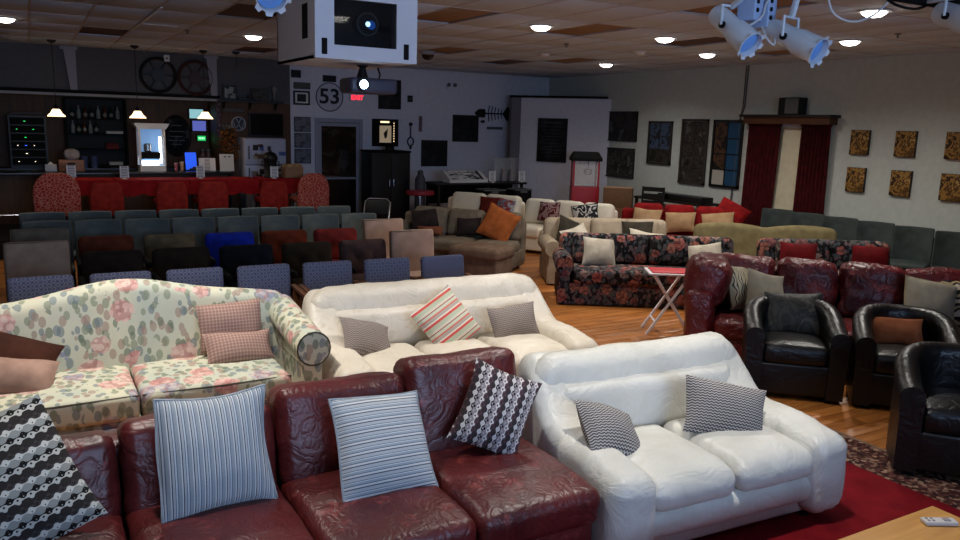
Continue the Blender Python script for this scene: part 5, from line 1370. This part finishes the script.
# small round table with red cloth and bits near the cabinet
t = thing('side_stand', 'low round stand with a red top beside the black cabinet', 'table', (6.55, 13.9, 0))
obj('top', lathe([(0.02, 0.78), (0.26, 0.78), (0.28, 0.80), (0.27, 0.86), (0.02, 0.87)], 22), plain('red vinyl', (140, 20, 34), 0.5), t); obj('post', rod((0, 0, 0.02), (0, 0, 0.78), 0.03), m_steel, t); obj('foot', lathe([(0.22, 0), (0.22, 0.02), (0.04, 0.04)], 18), m_black, t)
t = thing('grey_jug', 'grey metal jug standing behind the red-topped stand', 'jug', (6.95, 14.75, 0.0)); 
obj('body', lathe([(0.10, 0), (0.11, 0.02), (0.11, 1.02), (0.06, 1.12), (0.06, 1.18)], 16), plain('jug grey', (66, 66, 74), 0.5), t); obj('lid', lathe([(0.065, 1.18), (0.02, 1.21)], 12), m_grey, t)
t = thing('blue_crate', 'dark blue tray crate beside the long black table', 'crate', (6.62, 15.0 - 0.3, 0)) if False else None
# folding chair with chrome frame
t = thing('folding_chair', 'black folding chair with a chrome frame behind the taupe sofa', 'chair', (4.95, 12.25, 0), -40)
obj('frame', tube([(-0.22, -0.2, 0), (-0.22, 0.02, 0.5), (-0.22, 0.14, 0.82), (-0.16, 0.16, 0.88), (0.16, 0.16, 0.88), (0.22, 0.14, 0.82), (0.22, 0.02, 0.5), (0.22, -0.2, 0)], 0.012, 7), m_steel, t)
obj('backrest', rbox(0.40, 0.025, 0.24, 0.01, 10, 2).rot('X', -14).mv(0, 0.12, 0.74), m_black, t); obj('seat', rbox(0.42, 0.40, 0.03, 0.012, 10, 2).mv(0, -0.08, 0.44), m_black, t)
obj('rear_legs', tube([(-0.2, 0.24, 0), (-0.2, -0.12, 0.42), (0.2, -0.12, 0.42), (0.2, 0.24, 0)], 0.012, 7), m_steel, t)

# chalk menu on the diagonal partition
def on_part(s, z, off=0.004):
    a = math.radians(th_part); return (9.5 + s * math.cos(a) + off * math.sin(a), 15.35 + s * math.sin(a) - off * math.cos(a), z)
th_part = math.degrees(math.atan2(13.6 - 15.35, 10.9 - 9.5))
t = picture('menu_board', 'tall black menu board on the corner partition', 'sign', on_part(0.96, 1.865), 0.68, 0.96, th_part, pd, m_black, 0.03)
random.seed(11)
for k in range(11):
    w_ = random.uniform(0.16, 0.27); obj('lettering_line', bx(-w_, w_, -0.022, -0.019, 0.36 - k * 0.072, 0.375 - k * 0.072 + (0.03 if k == 0 else 0)).rot('Y', random.uniform(-2, 2)), plain('chalk dim', (62, 62, 64), 0.9), t)

# popcorn machine
t = thing('popcorn_machine', 'red popcorn machine with glass case and black roof', 'popcorn machine', (9.80, 12.95, 0), -30)
m_pred = plain('popcorn red', (150, 14, 20), 0.4)
obj('cart', bx(-0.28, 0.28, -0.22, 0.22, 0.10, 0.98, 0.01), m_pred, t)
for x in (-0.25, 0.25):
    for y in (-0.2, 0.2):
        obj('post', bx(x - 0.018, x + 0.018, y - 0.018, y + 0.018, 0.98, 1.50), m_pred, t)
for s_ in (-1, 1): obj('wheel', lathe([(0.05, -0.015), (0.05, 0.015)], 14, 'X').mv(s_ * 0.2, -0.12, 0.05), m_blackm, t)
for s_ in (-1, 1): obj('wheel', lathe([(0.05, -0.015), (0.05, 0.015)], 14, 'X').mv(s_ * 0.2, 0.12, 0.05), m_blackm, t)
obj('roof', G([(-0.31, -0.25, 1.5), (0.31, -0.25, 1.5), (0.31, 0.25, 1.5), (-0.31, 0.25, 1.5), (-0.31, -0.25, 1.56), (0.31, -0.25, 1.56), (0.31, 0.25, 1.56), (-0.31, 0.25, 1.56), (-0.24, -0.18, 1.68), (0.24, -0.18, 1.68), (0.24, 0.18, 1.68), (-0.24, 0.18, 1.68)],
    [(0, 1, 2, 3), (0, 1, 5, 4), (1, 2, 6, 5), (2, 3, 7, 6), (3, 0, 4, 7), (4, 5, 9, 8), (5, 6, 10, 9), (6, 7, 11, 10), (7, 4, 8, 11), (8, 9, 10, 11)]), m_blackm, t, flat=True)
for a in ((-0.232, 0.232, -0.205, -0.2), (-0.232, 0.232, 0.2, 0.205)): obj('glass_pane', bx(*a, 1.0, 1.5), m_glass, t)
for a in ((-0.255, -0.25, -0.18, 0.18), (0.25, 0.255, -0.18, 0.18)): obj('glass_pane', bx(*a, 1.0, 1.5), m_glass, t)
obj('kettle', lathe([(0.06, 1.22), (0.085, 1.24), (0.085, 1.32), (0.07, 1.34), (0.01, 1.345)], 16).mv(0.06, 0, 0), m_steel, t); obj('kettle_rod', rod((0.06, 0, 1.34), (0.06, 0, 1.5), 0.012), m_grey, t)
obj('lamp_bulb', lathe([(0.01, 1.36), (0.03, 1.38), (0.025, 1.43), (0.012, 1.46)], 10).mv(-0.1, 0, 0), m_offw, t)

# cardboard boxes, black slatted chair and keyboards along the right wall
for x, y, w_, d__, z0, h_, rz, lb in ((10.0, 12.1, 0.62, 0.40, 0.0, 0.62, -40, 'large cardboard box on the floor beside the popcorn machine'), (10.0, 12.1, 0.56, 0.36, 0.622, 0.40, -44, 'brown cardboard box stacked on the large one')):
    t = thing('cardboard_box', lb, 'box', (x, y, z0), rz)
    obj('carton', bx(-w_ / 2, w_ / 2, -d__ / 2, d__ / 2, 0, h_, 0.004), plain('cardboard dark', (104, 76, 54), 0.9, var=0.1), t)
    obj('flap', bx(-w_ / 2, w_ / 2, -d__ / 2, -0.01, h_, h_ + 0.006), m_crd, t); obj('flap', bx(-w_ / 2, w_ / 2, 0.01, d__ / 2, h_, h_ + 0.006), m_crd, t)
t = thing('keyboard_desk', 'dark desk with keyboards against the right wall', 'desk', (10.5, 10.9, 0), -90)
obj('desktop', bx(-1.0, 0.75, -0.28, 0.28, 0.84, 0.88), m_darkwood, t)
for x in (-0.95, 0.7):
    for y in (-0.24, 0.24): obj('leg', box(0.05, 0.05, 0.84, x, y, 0.42), m_darkwood, t)
t = thing('slatted_chair', 'black slat-backed chair at the keyboard desk', 'chair', (9.78, 10.98, 0), -62)
for s_ in (-1, 1):
    obj('leg', bar((s_ * 0.2, 0.2, 0), (s_ * 0.2, 0.24, 1.12), 0.035, 0.035), m_black, t); obj('leg', bar((s_ * 0.2, -0.2, 0), (s_ * 0.2, -0.2, 0.45), 0.035, 0.035), m_black, t)
for k in range(4): obj('slat', bx(-0.2, 0.2, 0.215, 0.24, 0.66 + k * 0.125, 0.74 + k * 0.125), m_black, t)
obj('seat', bx(-0.23, 0.23, -0.23, 0.22, 0.45, 0.49, 0.01), m_black, t)
for y, w_, lb, z in ((10.62, 0.95, 'black electronic keyboard on the desk by the wall', 0.881), (11.15, 0.30, 'black mixer box on the keyboard desk', 0.881)):
    t = thing('keyboard' if w_ > 0.5 else 'mixer_box', lb, 'keyboard' if w_ > 0.5 else 'mixer', (10.42, y, z), -90)
    obj('case', bx(-w_ / 2, w_ / 2, -0.14, 0.14, 0, 0.11, 0.008), m_black, t)
    if w_ > 0.5:
        obj('key_strip', bx(-w_ / 2 + 0.04, w_ / 2 - 0.04, -0.13, -0.02, 0.11, 0.118), plain('keys grey', (60, 62, 68), 0.4), t); obj('panel', bx(-w_ / 2 + 0.04, w_ / 2 - 0.04, 0.0, 0.12, 0.11, 0.115), m_grey, t)
    else:
        for k in range(4): obj('knob', lathe([(0.012, 0.11), (0.010, 0.13)], 8).mv(-0.09 + k * 0.06, 0, 0), m_grey, t)

# ------------------------------------------------------------------ right wall
Xw = XR - 0.001
picture('grey_poster', 'blue grey landscape poster above the other by the corner', 'poster', (Xw, 13.18, 2.21), 0.96, 0.62, 'R', blotch('landscape poster', [(40, 42, 54), (52, 50, 46), (34, 34, 36), (74, 74, 80)], 2.5, 0.5), m_black, 0.015)
picture('grey_poster', 'dark group poster with a pale lower edge by the corner', 'poster', (Xw, 13.2, 1.45), 0.94, 0.62, 'R', blotch('group poster', [(44, 42, 40), (66, 62, 58), (36, 34, 34), (96, 94, 92)], 5, 0.5), m_black, 0.015)
def window_art(label, yc, z0, z1, w_, cols, rows, mats, fm, fw):
    h_ = z1 - z0; t = thing('window_art', label, 'wall art', (Xw, yc, (z0 + z1) / 2), -90)
    g = bx(-w_ / 2, w_ / 2, -0.035, 0, h_ / 2 - fw, h_ / 2); g.add(bx(-w_ / 2, w_ / 2, -0.035, 0, -h_ / 2, -h_ / 2 + fw)); g.add(bx(-w_ / 2, -w_ / 2 + fw, -0.035, 0, -h_ / 2, h_ / 2)); g.add(bx(w_ / 2 - fw, w_ / 2, -0.035, 0, -h_ / 2, h_ / 2))
    obj('window_frame', g, fm, t)
    iw, ih = (w_ - 2 * fw), (h_ - 2 * fw)
    for c in range(cols):
        for r in range(rows):
            obj('pane', bx(-iw / 2 + iw * c / cols + 0.006, -iw / 2 + iw * (c + 1) / cols - 0.006, -0.02, -0.002, -ih / 2 + ih * r / rows + 0.006, -ih / 2 + ih * (r + 1) / rows - 0.006), mats(c, r), t)
    for c in range(1, cols): obj('mullion', bx(-iw / 2 + iw * c / cols - 0.009, -iw / 2 + iw * c / cols + 0.009, -0.03, 0, -ih / 2, ih / 2), fm, t)
    for r in range(1, rows): obj('glazing_bar', bx(-iw / 2, iw / 2, -0.03, 0, -ih / 2 + ih * r / rows - 0.009, -ih / 2 + ih * r / rows + 0.009), fm, t)
A1 = blotch('pane blue figures', [(30, 32, 36), (66, 80, 104), (44, 46, 50)], 6, 0.4); A2 = blotch('pane dim figures', [(34, 32, 28), (60, 56, 48), (46, 44, 40)], 7, 0.4)
B1 = blotch('pane faces', [(30, 28, 26), (62, 58, 54), (44, 40, 38), (96, 92, 88)], 8, 0.4)
C1 = plain('pane blue', (34, 72, 104), 0.3); C2 = blotch('pane brown', [(30, 26, 24), (84, 60, 44), (52, 40, 34)], 5, 0.4); C3 = plain('pane pale', (176, 170, 160), 0.5)
window_art('small window frame with six painted figure panes', 12.0, 1.48, 2.33, 0.68, 2, 3, lambda c, r: A1 if r > 0 else A2, plain('frame brown', (46, 40, 34), 0.6), 0.04)
window_art('brown window frame with eight grey portrait panes', 11.06, 1.16, 2.38, 0.68, 2, 4, lambda c, r: B1, plain('frame brown2', (56, 48, 40), 0.6), 0.045)
window_art('black window frame with blue and brown panes beside the curtain', 10.24, 1.16, 2.37, 0.70, 2, 4, lambda c, r: C1 if c == 1 else (C3 if r == 0 else C2), m_black, 0.045)
gold = [blotch('gold panel %d' % i, [(54, 38, 20), (150, 112, 58), (84, 58, 28), (178, 142, 82)], 9 + i, 0.5, 2.0) for i in range(3)]
random.seed(5)
for i, (y, lb) in enumerate(((7.61, 'nearest the curtain'), (6.89, 'second from the curtain'), (6.16, 'third from the curtain'))):
    for z, rw in ((2.06, 'upper'), (1.50, 'lower')):
        t = thing('gold_picture', 'small gold and brown canvas in the %s row, %s' % (rw, lb), 'picture', (Xw, y, z), -90)
        obj('canvas', bx(-0.15, 0.15, -0.05, 0, -0.18, 0.18, 0.004), gold[(i + (rw == 'lower')) % 3], t)
        obj('edge', bx(-0.153, 0.153, -0.044, 0, -0.183, 0.183), m_darkwood, t)
# curtains with a wooden cornice
m_curt = fabric('oxblood curtain', (80, 20, 22), (58, 12, 16))
def curtain(label, y0, y1, yb0, yb1, z0, z1):
    n = 40; V = []; F = []
    for j in range(7):
        tz = j / 6
        for i in range(n + 1):
            u = i / n
            y = (y0 + (y1 - y0) * u) * (1 - tz) + (yb0 + (yb1 - yb0) * u) * tz
            V.append((XR - 0.10 + 0.035 * math.sin(u * 2 * math.pi * 8 + tz), y, z1 + (z0 - z1) * tz))
    for j in range(6):
        for i in range(n): F.append((j * (n + 1) + i, j * (n + 1) + i + 1, (j + 1) * (n + 1) + i + 1, (j + 1) * (n + 1) + i))
    g = G(V, F); g2 = G([(x + 0.008, y, z) for x, y, z in V], [tuple(reversed(f)) for f in F])
    g.V = np.array(g.V); t = thing('curtain', label, 'curtain', (XR - 0.1, (yb0 + yb1) / 2, z0))
    g.add(g2); g.mv(-(XR - 0.1), -(yb0 + yb1) / 2, -z0)
    obj('fabric_panel', g, m_curt, t, fixn=False)
    ym = (y0 + y1) / 2 - (yb0 + yb1) / 2
    obj('heading', bx(-0.03, 0.03, ym - abs(y1 - y0) / 2, ym + abs(y1 - y0) / 2, z1 - z0 - 0.02, z1 - z0 + 0.03), m_curt, t)
curtain('dark red curtain on the keyboard desk side of the window', 9.70, 9.02, 9.76, 9.10, 0.35, 2.30)
curtain('dark red curtain on the gold picture side of the window', 8.62, 8.08, 8.66, 8.06, 0.35, 2.30)
t = thing('curtain_cornice', 'brown wooden cornice over the dark red curtains', 'cornice', (XR, 8.95, 2.29))
obj('cornice_board', bx(-0.20, 0, -0.90, 0.80, 0.02, 0.13), wood('cornice wood', (92, 56, 32), (70, 40, 22), 'Y'), t); obj('cornice_cap', bx(-0.24, 0, -0.95, 0.86, 0.13, 0.17), m_darkwood, t)
t = thing('wall_speaker', 'black and grey speaker box on top of the curtain cornice', 'speaker', (XR - 0.12, 8.82, 2.462), -90)
obj('cabinet', bx(-0.20, 0.20, -0.1, 0.1, 0, 0.27, 0.006), m_black, t); obj('grille', bx(-0.06, 0.19, -0.108, -0.1, 0.015, 0.255), m_grey, t)
t = thing('wall_cable', 'thin grey cable running down the wall beside the curtain', 'cable', (XR - 0.012, 9.95, 0))
obj('cable', tube([(0, -0.05, ZC), (0, -0.04, 2.6), (0, 0.03, 2.4), (0, 0.06, 1.4), (0, 0.1, 0.5)], 0.012, 6), plain('cable grey', (84, 84, 88), 0.6), t)
obj('cable', tube([(0, 0.0, ZC), (0, 0.0, 2.6), (0, 0.07, 2.3), (0, 0.11, 0.5)], 0.009, 6), plain('cable grey', (84, 84, 88), 0.6), t)

# ------------------------------------------------------------------ projector booth and projector
t = thing('projector_booth', 'white box booth with a glass window hanging from the ceiling', 'projector booth', (2.245, 5.72, 2.60))
m_booth = plain('booth white', (196, 198, 208), 0.5)
W2 = 0.405; D1 = 1.0; HH = ZC - 2.60
g = bx(-W2, -0.26, 0, 0.03, 0, HH); g.add(bx(0.235, W2, 0, 0.03, 0, HH)); g.add(bx(-0.26, 0.235, 0, 0.03, 0, 0.10)); g.add(bx(-0.26, 0.235, 0, 0.03, 0.43, HH))
obj('front_panel', g, m_booth, t)
obj('side_panel', bx(-W2, -W2 + 0.02, 0.03, D1, 0, HH), m_booth, t); obj('side_panel', bx(W2 - 0.02, W2, 0.03, D1, 0, HH), m_booth, t)
obj('bottom_panel', bx(-W2, W2, 0.03, D1, 0, 0.02), m_booth, t); obj('back_panel', bx(-W2, W2, D1 - 0.02, D1, 0, HH), m_booth, t)
obj('window_glass', bx(-0.26, 0.235, 0.012, 0.018, 0.10, 0.43), m_tint, t)
obj('dark_lining', bx(-0.37, 0.37, 0.42, 0.44, 0.03, HH), m_blackm, t)
obj('lens_ring', tube([(0.11 + 0.085 * math.cos(a), 0.28, 0.30 + 0.085 * math.sin(a)) for a in [2 * math.pi * i / 28 for i in range(28)]], 0.008, 6, True), m_grey, t)
obj('lens_barrel', lathe([(0.08, 0), (0.08, 0.13)], 24, 'Y').mv(0.11, 0.41, 0.30), m_blackm, t)
obj('lens_glow', lathe([(0.002, -0.004), (0.020, 0.0), (0.002, 0.012)], 12, 'Y').mv(0.11, 0.275, 0.30), emit('lens cyan', (150, 215, 255), 6), t)
obj('lens_glow', lathe([(0.002, -0.002), (0.035, 0.0), (0.002, 0.006)], 12, 'Y').mv(0.14, 0.279, 0.295), emit('lens blue', (30, 90, 190), 0.6), t)
for x in (-0.335, 0.315): obj('vent_slot', rbox(0.042, 0.01, 0.115, 0.004, 10, 1).mv(x, -0.002, 0.085), m_blackm, t)
obj('side_slot', bx(-W2 - 0.004, -W2, 0.17, 0.30, 0.15, 0.40), m_blackm, t)
t = thing('projector', 'dark projector with a bright lens hanging under the white booth', 'projector', (2.40, 6.10, 2.372), 0)
m_proj = plain('projector grey', (58, 58, 74), 0.4)
obj('body', rbox(0.40, 0.28, 0.12, 0.03, 10, 3).mv(0, 0, 0.06), m_proj, t)
obj('lens_tube', lathe([(0.055, 0), (0.05, 0.03)], 18, 'Y').mv(-0.10, -0.135, 0.065), m_black, t)
obj('lens', lathe([(0.002, -0.004), (0.034, 0), (0.002, 0.01)], 16, 'Y').mv(-0.10, -0.166, 0.065), emit('projector lens', (190, 225, 255), 25), t)
obj('mount', G().add(lathe([(0.05, 0.12), (0.04, 0.15), (0.025, 0.20), (0.05, 0.218)], 14)).mv(-0.05, 0, 0), m_black, t)
obj('cable', tube([(0.12, 0.1, 0.10), (0.16, 0.14, 0.16), (0.13, 0.12, 0.218)], 0.008, 6), m_black, t)

# ------------------------------------------------------------------ stage lights on the pipe
def can(name, label, back, front, r, mat, pipe_pt):
    b, f2 = Vector(back), Vector(front); d0 = (f2 - b); L = d0.length
    t = thing(name, label, 'stage light', tuple(b), 0, 'white stage lights on the pipe')
    q = d0.to_track_quat('Z', 'Y').to_matrix()
    def orient(g): g.V = g.V @ np.array(q).T; return g
    obj('barrel', orient(lathe([(r * 0.35, -0.05), (r * 0.75, -0.03), (r * 0.85, 0.0), (r * 0.85, L * 0.45), (r * 1.0, L * 0.55), (r * 1.05, L), (r * 0.98, L), (r * 0.9, L * 0.6), (r * 0.2, L * 0.5)], 20)), mat, t)
    obj('lens', orient(lathe([(r * 0.9, L * 0.90), (r * 0.5, L * 0.93), (0.002, L * 0.94)], 20)), plain('lens blue glass', (110, 160, 225), 0.15), t)
    n = 8; V = []; F = []
    for k in range(n):
        a0 = 2 * math.pi * k / n
        for rr, aa in ((1.03, -0.30), (1.03, 0.30), (1.28, 0.16), (1.28, -0.16)): V.append((r * rr * math.cos(a0 + aa), r * rr * math.sin(a0 + aa), L * 0.985 + (0 if rr < 1.1 else 0.012)))
        F.append((4 * k, 4 * k + 1, 4 * k + 2, 4 * k + 3))
    obj('gel_clips', orient(G(V, F)), mat, t)
    p = Vector(pipe_pt) - b; mid = d0 * 0.35
    side = d0.cross(Vector((0, 0, 1))).normalized() * (r * 1.05)
    obj('yoke', tube([mid - side, mid - side + Vector((0, 0, r * 1.5)), mid + side + Vector((0, 0, r * 1.5)), mid + side], 0.010, 6), mat, t)
    obj('clamp', bar(mid + Vector((0, 0, r * 1.4)), p, 0.03, 0.03), mat, t)
    obj('knob', orient(lathe([(0.022, 0), (0.022, 0.03)], 10, 'X')).mv(*(mid + side)), m_blackm, t)
    return t
m_can = plain('stage light white', (196, 204, 214), 0.45)
P0, P1 = Vector((3.2, 3.60, 3.10)), Vector((5.45, 3.10, 2.99))
def pipe_at(x): 
    k = (x - P0.x) / (P1.x - P0.x); return P0 + (P1 - P0) * k
t = thing('lighting_pipe', 'black lighting pipe hung under the ceiling', 'pipe', tuple(P0))
obj('pipe', rod((0, 0, 0), P1 - P0, 0.028, 12), m_blackm, t)
for k in (0.15, 0.55, 0.9):
    q = (P1 - P0) * k; obj('hanger', rod(q, q + Vector((0, 0, ZC - (P0 + q).z)), 0.010), m_black, t)
obj('end_bracket', bx(-0.06, 0.06, -0.05, 0.05, -0.05, 0.07).mv(*((P1 - P0) * 0.93)), m_blackm, t)
can('stage_light', 'white can light with clipped gel frame on the pipe, beside the power packs', (3.87, 3.80, 2.88), (3.885, 3.53, 2.68), 0.078, m_can, tuple(pipe_at(3.87)))
can('stage_light', 'white can light pointing down past the power packs', (4.10, 3.55, 2.79), (4.15, 3.24, 2.64), 0.078, m_can, tuple(pipe_at(4.12)))
can('stage_light', 'white can light at the bracket end of the pipe', (5.03, 3.05, 2.92), (5.0, 2.82, 2.84), 0.085, m_can, tuple(pipe_at(5.05)))
for x, z, lb in ((3.95, 2.925, 'blue white power pack box hung beside the can light'), (4.07, 2.89, 'blue white power pack box hung between the can lights')):
    t = thing('power_pack', lb, 'power pack', (x, 3.62, z), 12)
    obj('case', bx(-0.05, 0.05, -0.06, 0.06, -0.09, 0.12, 0.006), plain('pack blue white', (150, 170, 205), 0.4), t)
    for k in range(3): obj('outlet', lathe([(0.014, 0), (0.014, 0.006)], 10, 'Y').mv(-0.02, -0.06, -0.03 + k * 0.05), m_blackm, t)
    obj('hook', bar((0, 0, 0.12), (0, 0, 0.26), 0.02, 0.02), m_grey, t)
m_wire = plain('white wire', (190, 190, 192), 0.5)
def cable(label, pts, r=0.007, mat=None):
    p0 = Vector(pts[0]); q = []
    for i in range(len(pts) - 1):
        a = Vector(pts[max(i - 1, 0)]); b = Vector(pts[i]); c = Vector(pts[i + 1]); d2 = Vector(pts[min(i + 2, len(pts) - 1)])
        for k in range(6):
            u = k / 6; q.append(0.5 * ((2 * b) + (c - a) * u + (2 * a - 5 * b + 4 * c - d2) * u * u + (3 * b - a - 3 * c + d2) * u ** 3) - p0)
    q.append(Vector(pts[-1]) - p0)
    o = obj('cable', tube(q, r, 6), mat or m_wire, None, tuple(p0)); tag(o, label, 'cable')
cable('white wire looping between the can lights', [(4.0, 3.56, 2.80), (3.99, 3.5, 2.72), (4.03, 3.48, 2.69), (4.06, 3.5, 2.74), (4.10, 3.48, 2.69), (4.17, 3.46, 2.71), (4.16, 3.5, 2.8)])
cable('long white wire sagging under the pipe', [tuple(pipe_at(4.3)), (4.36, 3.34, 2.90), (4.50, 3.3, 2.85), (4.66, 3.27, 2.90), tuple(pipe_at(4.8))])
cable('short white wire from the pipe to the power packs', [tuple(pipe_at(4.2)), (4.05, 3.55, 2.98), (3.98, 3.55, 2.86), (3.92, 3.6, 2.80)])
cable('black wire drooping beside the pipe bracket', [tuple(pipe_at(4.72)), (4.80, 3.22, 2.97), (4.95, 3.18, 2.955), tuple(pipe_at(5.1))], 0.009, m_blackm)
t2 = can('stage_light', 'white can light hanging beside the projector booth', (1.25, 4.98, 3.0), (1.27, 4.73, 2.84), 0.09, m_can, (1.25, 4.89, ZC))
# ceiling odds and ends
t = thing('ceiling_camera', 'small dome camera on the ceiling beside the booth', 'camera', (5.67, 11.82, ZC)); obj('housing', lathe([(0.12, 0), (0.12, -0.05), (0.11, -0.06)], 18), plain('camera white', (150, 146, 146), 0.5), t); obj('dome', lathe([(0.105, -0.06), (0.09, -0.10), (0.05, -0.135), (0.01, -0.145)], 18), m_dkglass, t)
for x, y in ((1.95, 11.6), (6.6, 9.3), (8.6, 5.7)):
    t = thing('sprinkler', 'small sprinkler head in the tile ceiling', 'sprinkler', (x, y, ZC), 0, 'ceiling sprinklers'); obj('escutcheon', lathe([(0.04, 0), (0.03, -0.012)], 14), m_grey, t); obj('head', rod((0, 0, -0.01), (0, 0, -0.05), 0.012), m_grey, t)
t = thing('wall_detector', 'small white detector on the shaded wall above the film reels', 'detector', (2.3, YB - 0.04, 3.2)); obj('body', rbox(0.10, 0.07, 0.13, 0.015, 10, 2), m_white, t); obj('lens', lathe([(0.02, 0), (0.01, 0.01)], 10, 'Y').mv(0, -0.035, 0), m_grey, t)
